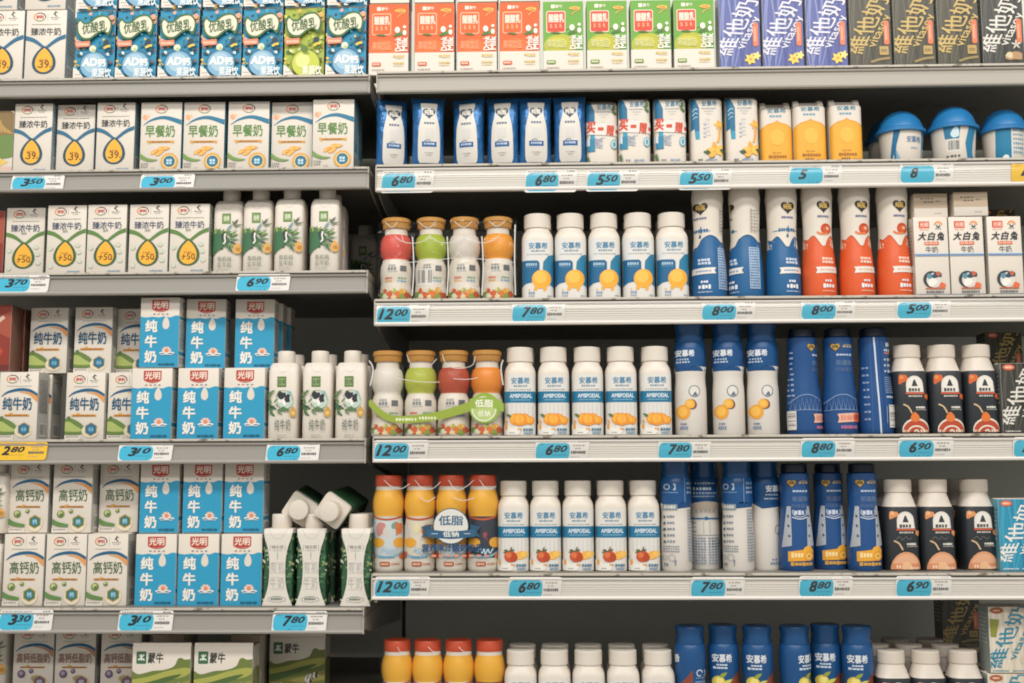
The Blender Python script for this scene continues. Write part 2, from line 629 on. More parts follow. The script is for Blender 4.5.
def drop_carton(W, H):
    a = Art(W, H)
    top = [(0, .27), (.15, .285), (.32, .275), (.48, .285), (.62, .27), (.76, .285), (.9, .26), (1, .265)]
    a.poly(spline(top, 5) + [(1, 1), (0, 1)], '#2299c2')
    a.stroke([(.66, .25), (.66, .34)], .05, WHT); a.drop(.66, .27, .455, .088, WHT)
    a.poly([(.29, .035), (.73, .035), (.73, .165), (.62, .185), (.51, .195), (.40, .185), (.29, .165)], '#bd3f34')
    a.stroke([(.31, .17), (.42, .195), (.51, .205), (.62, .195), (.71, .17)], .018, '#bd3f34')
    a.text('光明', .51, .105, .37, '#eee0cf', h=.105, b=.024)
    for k in range(4):
        a.dash(.33+.11*k, .238, .39+.11*k, 1, .016, ['#8c7a78', '#a8645c', '#8c7a78', '#7f8b96'][k], gap=.1)
    for ch, v in (('纯', .41), ('牛', .63), ('奶', .845)):
        a.text(ch, .29, v, .29, '#ece6dc', h=.165, b=.032)
    for k in range(7):
        a.leaf(.70, .775, .14, 25+22*k-2, ('#e8d8cc', '#e7b9a4')[k % 2], .55)
    a.ell(.70, .76, .055, '#e08a66'); a.stroke([(.52, .80), (.6, .785), (.70, .80), (.80, .785), (.90, .80)], .035, '#e6e2da')
    a.stroke([(.55, .82), (.70, .815), (.86, .82)], .02, '#d5dde0')
    a.dash(.50, .955, .92, 8, .030, '#1b5878')
    sd = Art(40, H, .45, 8)
    sd.rect(0, 0, 1, .27, WHT); sd.rect(0, .27, 1, .8, '#cfd3d2'); sd.rect(0, .8, 1, 1, '#cfd3d2'); sd.rect(0, .27, 1, .31, '#2a8fb8'); sd.rect(0, .77, 1, .82, '#2a8fb8')
    sd.ell(.55, .10, .17, '#5a6a78'); sd.ell(.55, .10, .12, '#cfd3d2'); sd.blob(.5, .22, .09, '#d9853f')
    for k in range(13):
        sd.dash(.1, .34+.032*k, .88, 6, .017, '#707c84')
    sd.barcode(.12, .84, .88, .97, ink='#4b5a6a')
    return carton_parts(W, H, 40, a, side_art=sd)


def confetti_carton(W, H, kind='blue'):
    a = Art(W, H, seed=4)
    base = '#1a90c0' if kind == 'blue' else '#a5b53c'
    a.rect(0, 0, 1, 1, base)
    cols = ['#1d4c66', '#e8bd3a', '#d9e3df', '#2a6e86', '#7a5a58', '#1f6f8f', '#38a5c8', '#e7a58a'] if kind == 'blue' else ['#55702a', '#e8d04a', '#d9e0b0', '#7d9433', '#6b5a3a', '#c3cf5a', '#8fa53a', '#e0b05a']
    for k in range(120):
        a.blob(a.rnd.uniform(0, 1), a.rnd.uniform(0, 1), a.rnd.uniform(.022, .065), cols[k % 8], n=6)
    a.shape([(.05, .20), (.11, .12), (.22, .175), (.36, .17), (.55, .09), (.78, .08), (.93, .17), (.93, .29), (.86, .375), (.74, .315), (.58, .35), (.40, .425), (.20, .42), (.07, .33)], '#3f6a3a')
    a.shape([(.08, .21), (.13, .16), (.22, .20), (.38, .195), (.56, .12), (.77, .105), (.89, .18), (.89, .27), (.84, .325), (.72, .29), (.56, .325), (.39, .395), (.22, .39), (.11, .32)], '#e3ddc4')
    a.text('优酸乳', .50, .25, .62, '#3f6238', h=.15, b=.018, rot=9, shear=.12)
    a.poly([(.04, .455), (.40, .44), (.41, .52), (.05, .535)], '#e08562'); a.dash(.07, .49, .38, 6, .035, '#f0c6a8')
    a.poly([(.76, .44), (.86, .42), (.90, .47), (.84, .515), (.74, .50)], '#2b3f4c'); a.stroke([(.76, .55), (.84, .525), (.92, .52)], .06, '#ecc63a')
    if kind == 'blue':
        a.ell(.52, .775, .36, '#2d6f9c'); a.ell(.52, .79, .335, '#7fb1cf'); a.ell(.50, .765, .24, '#a7c8da'); a.ell(.48, .555, .085, '#dfe2c2'); a.ell(.50, .58, .05, '#b9c98f')
        a.text('AD', .42, .745, .36, '#f2f3ee', h=.105, b=.03, shear=.1); a.text('钙', .72, .755, .20, '#f2f3ee', h=.10, b=.03)
    else:
        a.ell(.56, .795, .36, '#6f8527'); a.ell(.56, .80, .34, '#c4cc46'); a.ell(.48, .76, .18, '#e0e08a'); a.ell(.58, .665, .09, '#93a334', rv=.03)
        a.leaf(.60, .66, .30, 125, '#5f7d2a', .6)
    a.shape([(-.1, .80), (.08, .84), (.22, .93), (.36, 1.05), (-.1, 1.05)], '#e3ddd2')
    a.dash(.05, .92, .2, 3, .016, '#9c9488'); a.dash(.08, .965, .42, 7, .014, '#c08b78')
    a.text('果蔬饮', .72, .90, .48, '#e6eef0' if kind == 'blue' else '#f0f0dc', h=.125, b=.024)
    sd = plain_side(40, H, '#1f6d9c' if kind == 'blue' else '#8fa02f', ink='#9fc3d6', rows=8)
    return carton_parts(W, H, 40, a, side='#2079a6', side_art=sd)


def fruit_milk_carton(W, H, kind='orange'):
    a = Art(W, H, seed=6)
    main = '#e2601f' if kind == 'orange' else '#6ba83a'
    a.rect(0, 0, 1, .69, main)
    if kind == 'orange':
        a.ell(.40, .64, .36, '#e9702e', rv=.25); a.ell(.36, .60, .2, '#ee7d3b', rv=.12)
    else:
        a.ell(.42, .62, .40, '#b9b832', rv=.30); a.ell(.36, .58, .24, '#cdc648', rv=.14); a.stroke([(.52, .43), (.58, .40), (.7, .38)], .02, '#4c6a2c')
    a.rect(0, .69, 1, 1, '#e2dacd')
    a.rect(.20, .045, .30, .095, '#efe6d8', r=.01); a.text('蒙牛', .40, .07, .17, '#f1e6d6', b=.02)
    bx = '#f2a063' if kind == 'orange' else '#d9482f'
    a.rect(.08, .135, .56, .44, '#f6c196' if kind == 'orange' else '#f0d9c4', r=.05)
    a.rect(.10, .147, .54, .428, main if kind == 'orange' else '#d9482f', r=.04)
    a.text('酸酸乳', .33, .235, .38, '#f6e2cf', h=.115, b=.028)
    for k, ch in enumerate('SSR'):
        a.text(ch, .20+.12*k, .345, .055, '#f7b88a', h=.05, b=.02)
    a.ell(.79, .10, .135, '#f1c65a', rv=.045); a.dash(.70, .10, .88, 5, .03, '#c9882f'); a.stroke([(.72, .19), (.80, .15), (.92, .125)], .02, '#f3b76a')
    a.leaf(.60, .46, .3, 20, '#4f7a35'); a.leaf(.80, .46, .22, 70, '#5d8a3c'); a.leaf(.45, .45, .28, 175, '#59753a', .2)
    a.ell(.72, .37, .065, '#efe8dc', rv=.08); a.ell(.90, .33, .04, '#efe8dc'); a.ell(.90, .41, .05, '#efe8dc', rv=.07)
    a.text('果味饮品', .32, .595, .46, '#f4a878' if kind == 'orange' else '#d9dd9a', h=.115, b=.012)
    a.text('Drink', .74, .575, .36, '#f4efe6', h=.075, b=.03, rot=90); a.text('Milk', .90, .575, .34, '#f4efe6', h=.075, b=.03, rot=90)
    a.rect(.09, .825, .31, .875, '#de5f28' if kind == 'orange' else '#6f9c45', r=.02); a.dash(.12, .85, .28, 4, .022, '#f3d9c4')
    a.dash(.08, .925, .40, 9, .016, '#b3a799')
    for v in (.74, .835):
        a.dash(.62, v, .90, 5, .026, '#d9b95c')
    a.dash(.68, .76, .9, 5, .014, '#e3cf9a'); a.dash(.62, .87, .9, 6, .014, '#e3cf9a')
    sd = Art(40, H, .45, 8)
    sd.rect(0, 0, 1, .69, '#c2521f' if kind == 'orange' else '#58913a'); sd.rect(0, .69, 1, 1, '#5d8f9c' if kind == 'orange' else '#d6d2c4')
    for k in range(9):
        sd.dash(.15, .1+.05*k, .85, 6, .016, '#eab38c')
    return carton_parts(W, H, 40, a, side_art=sd)


def soy_carton(W, H, kind='purple'):
    a = Art(W, H, .3, seed=9)
    base, ink, fl = {'purple': ('#5560a8', '#dcdbe6', '#f0cf4a'), 'gold': ('#4a4638', '#c9ac62', '#9a8550'), 'cocoa': ('#40403c', '#dedad0', '#b58f62'),
                     'blue': ('#2a92b4', '#e6e6e0', '#e6e6e0'), 'pale': ('#d8cdbb', '#2a86ab', '#c9bfa8')}[kind]
    a.rect(0, 0, 1, 1, base)
    hi = {'purple': ('#7d88c6', '#46509a'), 'gold': ('#5c5848', '#3a372c'), 'cocoa': ('#55544c', '#32312d'), 'blue': ('#3ba3c4', '#2486a8'), 'pale': ('#e0d8c8', '#cfc2ac')}[kind]
    for k in range(13):
        u = a.rnd.uniform(-.1, 1)
        a.stroke([(u, -.02), (u+a.rnd.uniform(-.1, .15), .5), (u+a.rnd.uniform(-.2, .2), 1.02)], a.rnd.uniform(.015, .05), hi[k % 2])
    if kind == 'pale':
        a.poly([(.03, .18), (.25, .20), (.16, .46), (.03, .46)], '#8b8f3c')
    a.ell(.20, .06, .15, '#c9553a' if kind != 'pale' else '#b3593f', rv=.075)
    a.ell(.20, .06, .12, '#e08d68' if kind != 'pale' else '#a8643f', rv=.05); a.dash(.12, .06, .28, 4, .025, '#f0cdb4')
    ang = 62
    a.text('維他奶', .40, .46, 1.58, ink, h=.235, b=.007, rot=ang+1, shear=-.42)
    a.text('vitasoy', .74, .53, .92, ink, h=.13, b=.008, rot=ang, shear=-.30)
    if kind in ('purple', 'gold', 'cocoa'):
        a.rect(.82, .40, .95, .70, '#dd7448', r=.05); a.dash(.85, .55, .92, 1, .22, '#eba184')
    if kind == 'gold':
        a.rect(.70, .72, .92, .83, '#b99a54', r=.02); a.text('豆奶', .81, .775, .15, '#4a4638'); a.stroke([(.48, .92), (.7, .885), (.95, .87)], .06, fl)
    elif kind == 'purple':
        for k in range(6):
            a.leaf(.75, .86, .16, 60*k+15, fl, .55)
        for k in range(5):
            a.leaf(.90, .82, .12, 72*k, '#f3dc7a', .55)
        a.ell(.75, .86, .035, '#e09a2f')
    elif kind == 'cocoa':
        a.blob(.72, .87, .2, fl, .10); a.blob(.62, .85, .10, '#d8c5a0', .07)
        for k in range(5):
            a.leaf(.80, .72, .14, 72*k+20, '#d9d2c4', .3)
    elif kind == 'pale':
        a.rect(.70, .76, .98, .86, '#c8bda6', r=.02)
    a.dash(.05, .965, .42, 8, .016, ink)
    a.dash(.50, .965, .9, 8, .014, ink)
    sc = {'purple': '#9fa0b4', 'gold': '#77776e', 'cocoa': '#6d6d66', 'blue': '#5aa3b8', 'pale': '#8f9a96'}[kind]
    sd = plain_side(42, H, sc, ink='#d5d5d0', rows=8, code=False)
    return carton_parts(W, H, 42, a, side_art=sd, rough=.28)


def herd_carton(W, H):
    a = Art(W, H, seed=3)
    a.rect(.07, .10, .24, .33, '#3f6b4a', r=.02); a.stroke([(.10, .26), (.15, .23), (.21, .26)], .025, '#dfe6dc'); a.stroke([(.12, .17), (.16, .20), (.20, .16)], .02, '#dfe6dc'); a.stroke([(.155, .15), (.155, .27)], .02, '#dfe6dc')
    a.text('蒙牛', .40, .22, .26, '#3a3f3c', h=.19, b=.02, shear=.1)
    a.poly(spline([(0, .45), (.12, .52), (.35, .46), (.55, .44), (.72, .37), (.78, .24), (.84, .22), (.9, .25), (1, .24)], 5) + [(1, 1), (0, 1)], '#6d7d3c')
    a.shape([(0, .62), (.3, .56), (.6, .46), (.9, .40), (1.02, .44), (.9, .56), (.5, .66), (.2, .78), (-.05, .8)], '#a8aa4e')
    a.shape([(.0, .72), (.3, .66), (.62, .56), (.85, .52), (.7, .62), (.35, .76), (.05, .86)], '#4f6a38')
    a.shape([(-.05, .88), (.3, .80), (.7, .72), (1.05, .64), (1.05, 1.05), (-.05, 1.05)], '#8a8c3f')
    a.shape([(.35, .84), (.65, .76), (1.0, .74), (1.0, .82), (.6, .88)], '#b3a85a')
    for u, v in ((.68, .80), (.76, .76), (.83, .74), (.73, .84)):
        a.blob(u, v, .045, '#e4dfd2', .06); a.blob(u+.02, v, .022, '#3c3a36', .05)
    for u in (.08, .15, .22):
        a.blob(u, .90, .02, '#d9d5c0')
    a.stroke([(0, .94), (.5, .96), (1, .93)], .03, '#6d7d3c')
    sd = Art(45, H, .45, 3)
    sd.rect(0, 0, 1, 1, '#cfc7b8'); sd.shape([(-.1, .5), (.5, .4), (1.1, .55), (1.1, 1.1), (-.1, 1.1)], '#8d8f58')
    parts = carton_parts(W, H, 45, a, side_art=sd, flap=False)
    f = MB()
    f.box(-W*.5, W*.5, 1.5, 4, H-.5, H+5, mat(WHT, .45), bevel=.5, segs=1)
    parts.append(('top_fin', f, []))
    return parts


def candy_carton(W, H):
    a = Art(W, H)
    a.rect(.16, .055, .47, .145, '#d9502f', r=.01); a.text('光明', .315, .10, .24, '#f3d9c6', h=.06, b=.02); a.dash(.18, .165, .46, 4, .012, '#d98a70')
    a.ring(.73, .105, .10, .05, '#e7953f', 0, 180); a.ell(.73, .115, .06, '#3e4a55'); a.ell(.73, .105, .03, '#efe0cc'); a.dash(.64, .15, .82, 4, .016, DASH)
    a.text('大', .25, .245, .22, '#33373a', h=.10, b=.03, shear=.25); a.text('白', .52, .245, .18, '#33373a', h=.10, b=.03, shear=.25); a.text('兔', .79, .245, .20, '#33373a', h=.10, b=.03, shear=.25)
    a.rect(.30, .315, .72, .355, '#da5a35', r=.01); a.dash(.33, .335, .69, 6, .022, '#f0c3a8')
    a.text('牛奶', .51, .415, .36, '#4d5156', h=.085, b=.004)
    for k in range(5):
        a.rect(0, .455+.008*k, 1, .455+.008*(k+1), ['#d5dae0', '#b5c4d6', '#7d9cc2', '#4a6fa3', '#8fa9c8'][k])
    a.ell(.47, .79, .25, '#343d46'); a.ell(.53, .80, .22, '#d9d2c8'); a.blob(.40, .75, .08, '#5b8f9c', .10); a.blob(.62, .735, .14, '#2f4a63', .09); a.blob(.66, .72, .06, '#c95f3c'); a.blob(.48, .83, .14, '#eee8de', .11); a.blob(.78, .86, .10, '#e0693a', .09)
    a.rect(.28, .895, .85, .91, '#c7633f')
    a.dash(.30, .945, .82, 8, .026, '#5d6066')
    a.rect(0, .975, 1, 1, '#2d5382')
    sd = plain_side(48, H, '#d2cabc', rows=12)
    return carton_parts(W, H, 48, a, side_art=sd, flap=True)


def small_box(W, H):
    a = Art(W, H, .45, 2)
    a.rect(0, 0, 1, .62, '#b9a58c'); a.rect(0, .32, 1, .36, '#a8937a')
    a.dash(.2, .22, .62, 4, .05, '#5d5650'); a.dash(.3, .36, .6, 3, .07, '#5d5650'); a.dash(.66, .33, .8, 2, .05, '#6d665e'); a.dash(.60, .84, .82, 4, .04, '#b09a88')
    return carton_parts(W, H, 78, a, base='#d9d0c4', side='#cabfaf', flap=False)


def red_carton(W, H):
    a = Art(W, H, seed=7)
    a.rect(0, 0, 1, 1, '#8f3528'); a.shape([(-.1, .1), (.5, .2), (1.1, .1), (1.1, .5), (.5, .4), (-.1, .5)], '#a8503c'); a.stroke([(-.05, .42), (.4, .34), (.8, .18)], .10, '#d3b7a4'); a.blob(.55, .7, .3, '#b8452f', .25); a.rect(.0, .9, 1, 1, '#6b2c24')
    return carton_parts(W, H, 40, a, side='#7a5548', flap=False)


def farm_carton(W, H):
    a = Art(W, H, seed=7)
    a.shape([(-.1, .05), (.6, -.05), (1.1, .1), (1.1, .38), (.5, .42), (-.1, .36)], '#8b7348')
    for k in range(6):
        a.leaf(.5+.1*k, .38, .4, 60+18*k, '#b89558', .18)
    a.shape([(-.1, .44), (1.1, .40), (1.1, .72), (-.1, .78)], '#6f8a4a'); a.blob(.55, .82, .40, '#e0c060', .12); a.rect(-.1, .9, 1, 1, '#d9b8a6')
    return carton_parts(W, H, 40, a, side='#9c9686', flap=False)


# ---------------------------------------------------------------- prism cartons, pouches, cups
def prism_rings(W, H, D, e=5.0, waist=0.0, head=.0):
    r = []
    for v in (1, .985, .8, .6, .4, .2, .1):
        k = 1-waist*math.sin(PI*min(1, (1-v)/.9))
        kk = .985 if v == 1 else 1
        r.append(((1-v)*H, W/2*k*kk, D/2*kk, e, D/2))
    r += [(H*.93, W/2*.99, D/2*.92, e, D/2*1.08), (H, W/2*.94, D/2*.55, e, D/2*1.45)]
    return r


def prism(W, H, kind='promo'):
    D = 44
    mb = MB()
    HT, H = H, (H*.945 if kind == 'dome' else H)
    rings = prism_rings(W, H, D)
    mb.loft(rings, mat(WHT, .4), seg=48)
    a = Art(W, H, .4, 11)
    if kind in ('promo', 'flower'):
        a.poly([(-.1, .06), (.10, .02), (.27, .20), (.27, .64), (.14, .64), (.12, .50), (.02, .52), (-.1, .56)], '#1b6c9c')
        if kind == 'flower':
            a.stroke([(.06, .25), (.14, .21), (.22, .22)], .025, '#b4d2e0'); a.stroke([(.06, .31), (.14, .27), (.22, .28)], .025, '#b4d2e0'); a.stroke([(.07, .36), (.15, .33), (.22, .33)], .02, '#b4d2e0')
        a.rect(.15, .53, .27, .65, '#2a9ac4')
        a.text('安慕希', .58, .13, .46, '#3a7da8', h=.085, b=.012)
        a.dash(.34, .205, .80, 8, .018, '#97a0ac'); a.dash(.42, .245, .7, 5, .014, '#b4b4b8'); a.dash(.48, .28, .64, 3, .012, '#c3c0bc')
        for k in range(5):
            a.dash(.46, .36+.055*k, .60, 2, .032, '#cfcfd2')
        if kind == 'promo':
            for k in range(7):
                a.leaf(.90+.03*(k % 2), .08+.03*k, .14, 200+30*(k % 3)-20*k, '#50713e', .5)
            a.poly([(-.02, .345), (1.02, .395), (1.02, .56), (-.02, .53)], '#e2ddd6')
            a.text('买', .16, .43, .25, '#cf4a2a', h=.155, b=.04, rot=-4); a.text('一', .46, .455, .16, '#cf4a2a', h=.025, b=.04); a.text('赠', .75, .475, .22, '#cf4a2a', h=.15, b=.03, rot=-4); a.text('一', .97, .49, .10, '#cf4a2a', h=.025, b=.04)
            a.rect(.04, .60, .28, .78, '#2583ae'); a.rect(.02, .60, .12, .70, '#dfe3e4')
            a.text('AMX', .40, .66, .34, '#9fa9c4', h=.10, rot=90)
            a.ell(.86, .68, .10, '#5b9fb4', rv=.16); a.ring(.86, .68, .06, .025, '#dfe8e8', rv=.11)
            for k in range(5):
                a.leaf(.02, .90+.02*k, .14, 60-20*k, '#56784a', .4)
        else:
            for cu, cv, r in ((.86, .44, .17), (.74, .80, .28)):
                for k in range(5):
                    a.leaf(cu, cv, r, 72*k+30, '#eda52e' if k % 2 else '#f5be4a', .5)
            a.stroke([(.88, .5), (.86, .62), (.80, .70)], .06, '#eba62f'); a.ell(.62, .86, .10, '#f2b33c'); a.leaf(.60, .85, .24, 165, '#3f5a38', .5); a.leaf(.85, .80, .2, -20, '#4a653a', .5); a.stroke([(.42, .965), (.55, .93), (.7, .9)], .035, '#8a6a4a')
            for k in range(4):
                a.dash(.40, .42+.06*k, .50, 1, .036, '#c5c9d8')
        a.dash(.22, .945, .38, 2, .03, '#6c6f74'); a.dash(.48, .945, .80, 4, .03, '#7f9cb4')
    elif kind == 'dome':
        a.text('安慕希', .50, .125, .58, '#3f7ea2', h=.075, b=.016); a.dash(.28, .215, .66, 4, .035, '#6f9cb4', gap=.2)
        top = [(-.05, .47), (.05, .40), (.2, .345), (.34, .325), (.46, .30), (.5, .28), (.54, .30), (.66, .325), (.8, .345), (.95, .40), (1.05, .47)]
        a.poly(spline(top, 4) + [(1.05, 1.05), (-.05, 1.05)], '#ecaa24')
        a.stroke([(u, v+.012) for u, v in top], .02, '#d98a1f')
        for k in range(6):
            a.stroke([(.06+.176*k, .46), (.04+.184*k, .98)], .01, '#f2bb46')
        a.ell(.50, .56, .22, '#f0b63a', rv=.26)
        a.dash(.34, .81, .62, 2, .025, '#c98a26', gap=.2); a.dash(.22, .875, .78, 7, .05, '#a8691d', gap=.2); a.dash(.30, .945, .58, 4, .035, '#8f5a1a'); a.dash(.66, .95, .9, 4, .02, '#b87a22')
    S, xs, zs = wrap(rings, W)
    a.apply(mb, S, xs=xs, zs=zs, z0=.5, z1=rings[-1][0]-.5)
    parts = [('carton_body', mb, [])]
    f = MB()
    if kind == 'dome':
        for sx in (-1, 1):
            f = MB()
            f.loft([(HT-14, 5.5, 9, 5, D*.42), (HT-6, 5, 8, 5, D*.45), (HT, 4.5, 4, 5, D*.5)], mat(WHT, .4), seg=16)
            f.v = [(x+sx*.001*(W/2-6.5), y, z) for x, y, z in f.v]
            parts.append(('fold_ear', f, []))
        g = MB()
        g.box(-W/2+11, W/2-11, D*.34, D*.40, HT-12, HT-4, mat('#a39c92', .5), bevel=.4, segs=1)
        parts.append(('top_fold', g, []))
    else:
        f.box(-W*.44, W*.44, D*.70, D*.74, H-1, H+3, mat('#b9b3aa', .4), bevel=.4, segs=1)
        parts.append(('top_seam', f, []))
    return parts


def screw_cap(r, h, z, yc, col=WHT, ribs=.018, n=56):
    c = MB()
    c.loft([(z, r*.97, r*.97, 2, yc), (z+.8, r, r, 2, yc), (z+h-1.6, r, r, 2, yc), (z+h-.5, r*.96, r*.96, 2, yc), (z+h, r*.86, r*.86, 2, yc)], mat(col, .4), seg=n, ribs=ribs)
    return c


def plant_carton(W, H, kind='cow'):
    """slim prism carton with a white screw cap on its sloping top; H includes the cap"""
    D, HB = 46, H*.86
    mb = MB()
    rings = [(0, W*.49, D*.49, 6, D/2), (1, W*.5, D*.5, 6, D/2), (HB*.88, W*.5, D*.5, 6, D/2), (HB*.95, W*.485, D*.45, 5, D*.52), (HB, W*.44, D*.36, 4, D*.54)]
    mb.loft(rings, mat(WHT, .4), seg=48)
    a = Art(W, HB, .4, 13)
    a.stroke([(.24, .03), (.40, .115), (.5, .13), (.60, .115), (.76, .03)], .012, '#c7c0b6')
    sq = '#6b8a4e' if kind == 'grove' else '#5d7a44'
    a.rect(.32, .185, .62, .325, sq); a.rect(.36, .21, .58, .30, '#93ad70'); a.text('金典', .47, .255, .22, '#3d5a38', h=.07, b=.01) if kind == 'cow' else a.text('金典', .47, .25, .18, '#e6ecd6', h=.06)
    green = ['#3d6b4a', '#4f7d52', '#5f8a5a', '#2f5a45', '#7d9650']
    if kind == 'cow':
        for k in range(22):
            a.leaf(a.rnd.uniform(-.02, .30), a.rnd.uniform(.50, .76), a.rnd.uniform(.16, .32), a.rnd.uniform(20, 160), green[k % 5], .22)
        for k in range(14):
            a.leaf(a.rnd.uniform(.3, .9), a.rnd.uniform(.55, .68), a.rnd.uniform(.12, .26), a.rnd.uniform(-30, 210), green[k % 5], .25)
        a.ell(.60, .50, .25, '#b8d0c2', rv=.28); a.blob(.58, .48, .19, '#e8e4da', .20); a.blob(.50, .44, .13, '#33363a', .15, j=.35); a.blob(.66, .47, .09, '#33363a', .16); a.blob(.72, .40, .06, '#9ac0d0'); a.blob(.57, .53, .05, '#efece6', .10)
        a.stroke([(.30, .46), (.42, .38), (.62, .375), (.78, .42), (.84, .50)], .016, '#6a8a5a')
        for k in range(10):
            a.leaf(.34+.045*k, .645, .17, 40+11*k, green[(k+2) % 5], .3)
        a.drop(.84, .58, .72, .105, '#c99a44'); a.ell(.84, .665, .06, '#e0bd74')
        for k in range(5):
            a.leaf(.12, .42+.02*k, .24, 40+24*k, '#567a4c', .2)
        for ch, u in (('纯', .36), ('牛', .53), ('奶', .70)):
            a.text(ch, u, .82, .14, '#54675c', h=.15, b=-.004)
        a.dash(.36, .955, .66, 4, .016, '#aaa69c')
    else:
        for k in range(26):
            a.leaf(a.rnd.uniform(-.02, .42), a.rnd.uniform(.48, .72), a.rnd.uniform(.24, .46), a.rnd.uniform(20, 170), green[k % 5], .34)
        a.shape([(-.05, .44), (.2, .40), (.45, .48), (.6, .56), (.4, .64), (.2, .70), (-.05, .76)], '#3f6f4c')
        for k in range(8):
            a.leaf(.05+.08*k, .47, .24, 100-14*k, ['#7d9640', '#95a84c', '#4f7d52'][k % 3], .3)
        for k in range(6):
            a.leaf(.55, .50+.02*k, .38, 45-22*k, green[k % 5], .16)
        a.leaf(.68, .35, .30, 50, '#5b6a55', .25); a.leaf(.70, .37, .3, 20, '#65755c', .2); a.leaf(.72, .34, .16, 110, '#5b6a55', .25); a.leaf(.5, .42, .3, 55, '#7ba2ae', .25); a.leaf(.6, .46, .3, 35, '#b5c2b0', .25)
        a.blob(.42, .50, .10, '#33423e', .16); a.stroke([(.46, .46), (.44, .51), (.46, .57), (.40, .60)], [.07, .05, .05, .05], '#e8e4da')
        for k in range(8):
            a.leaf(.36+.03*k, .62, .2, 10-14*k, green[k % 5], .2)
        a.drop(.84, .58, .735, .125, '#dca653'); a.ell(.86, .675, .07, '#b98233')
        for ch, u, v in (('有', .30, .80), ('机', .45, .80), ('纯', .60, .80), ('生', .30, .88), ('牛', .45, .88), ('奶', .60, .88)):
            a.text(ch, u, v, .13, '#5d6f5a', h=.062, b=-.002)
        a.dash(.24, .945, .62, 6, .014, '#9aa093')
    S, xs, zs = wrap(rings, W)
    a.apply(mb, S, xs=xs, zs=zs, z0=.5, z1=HB-.5)
    cap = screw_cap(W*.285, H-HB+1, HB-.6, D*.54)
    return [('carton_body', mb, []), ('screw_cap', cap, [])]


def waisted_carton(W, H):
    """tall carton with a white hour-glass front panel, patterned green sides and a large cap"""
    D, HB = 46, H*.845
    mb = MB()
    rings = [(0, W*.485, D*.48, 9, D/2), (1, W*.5, D*.5, 9, D/2), (HB*.94, W*.5, D*.5, 9, D/2), (HB, W*.485, D*.46, 9, D*.51)]
    gm, wm = mat('#2f5a3c', .4), mat(WHT, .4)
    mb.loft(rings, gm, seg=56, seg_mats=[gm, gm, wm])
    S, xs, zs = wrap(rings, W)
    zz = list(zs) + [HB*k/9 for k in range(1, 9)]
    a = Art(W, HB, .4, 17)
    pat = ['#55805a', '#8aa05a', '#22452f', '#b9c0a0', '#3f6b48']
    for k in range(60):
        a.leaf(a.rnd.choice((a.rnd.uniform(-.02, .22), a.rnd.uniform(.78, 1.02))), a.rnd.uniform(.08, .98), a.rnd.uniform(.10, .20), a.rnd.uniform(0, 360), pat[k % 5], .45)
    lft = [(.02, 1.02), (.05, .97), (.15, .86), (.23, .72), (.255, .55), (.245, .40), (.19, .25), (.09, .12), (.05, .0)]
    a.poly(spline(lft, 4) + [(1-u, v) for u, v in reversed(spline(lft, 4))], '#dcd6cc')
    a.stroke([(.22, .01), (.36, .11), (.5, .13), (.64, .11), (.78, .01)], .014, '#b9b3a8')
    a.stroke([(.28, .21), (.26, .25), (.28, .29)], .012, '#7d8580'); a.stroke([(.72, .21), (.74, .25), (.72, .29)], .012, '#7d8580')
    a.text('特仑苏', .5, .24, .36, '#66716c', h=.05, b=.006); a.dash(.34, .285, .66, 7, .010, '#a5aba4')
    a.dash(.485, .36, .515, 1, .10, '#b4b2aa'); a.dash(.49, .33, .51, 1, .06, '#8f948e')
    for ch, u, v in (('有', .38, .50), ('机', .62, .50), ('牛', .38, .70), ('奶', .62, .70)):
        a.text(ch, u, v, .19, '#b7b8b4', h=.14, b=-.006)
    for v in (.44, .57, .63, .78):
        a.dash(.30, v, .72, 5, .006, '#cdbcb0')
    a.ring(.5, .91, .27, .010, '#7d8c7d', rv=.09); a.dash(.33, .905, .67, 6, .024, '#6d7d6d'); a.dash(.38, .875, .62, 4, .01, '#8f9a8c')
    a.apply(mb, S, xs=xs, zs=zz, z0=.5, z1=HB-.3)
    sd = Art(D, HB, .4, 23)
    for k in range(46):
        sd.leaf(sd.rnd.uniform(0, 1), sd.rnd.uniform(.08, .98), sd.rnd.uniform(.10, .26), sd.rnd.uniform(0, 360), pat[k % 5], .4)
    sd.ring(.5, .5, .2, .05, '#b9c6ac', rv=.3); sd.ring(.2, .42, .12, .04, '#c9d0b8', rv=.2); sd.barcode(.25, .84, .8, .96, back='#8fa58c', ink='#2f4a38')
    sd.apply(mb, right_side(W, D), x0=5, x1=D-5, z0=1, z1=HB*.9)
    sd.apply(mb, left_side(W, D), x0=5, x1=D-5, z0=1, z1=HB*.9)
    cap = screw_cap(W*.335, H-HB+1, HB-.6, D*.53, ribs=.012)
    return [('carton_body', mb, []), ('screw_cap', cap, [])]


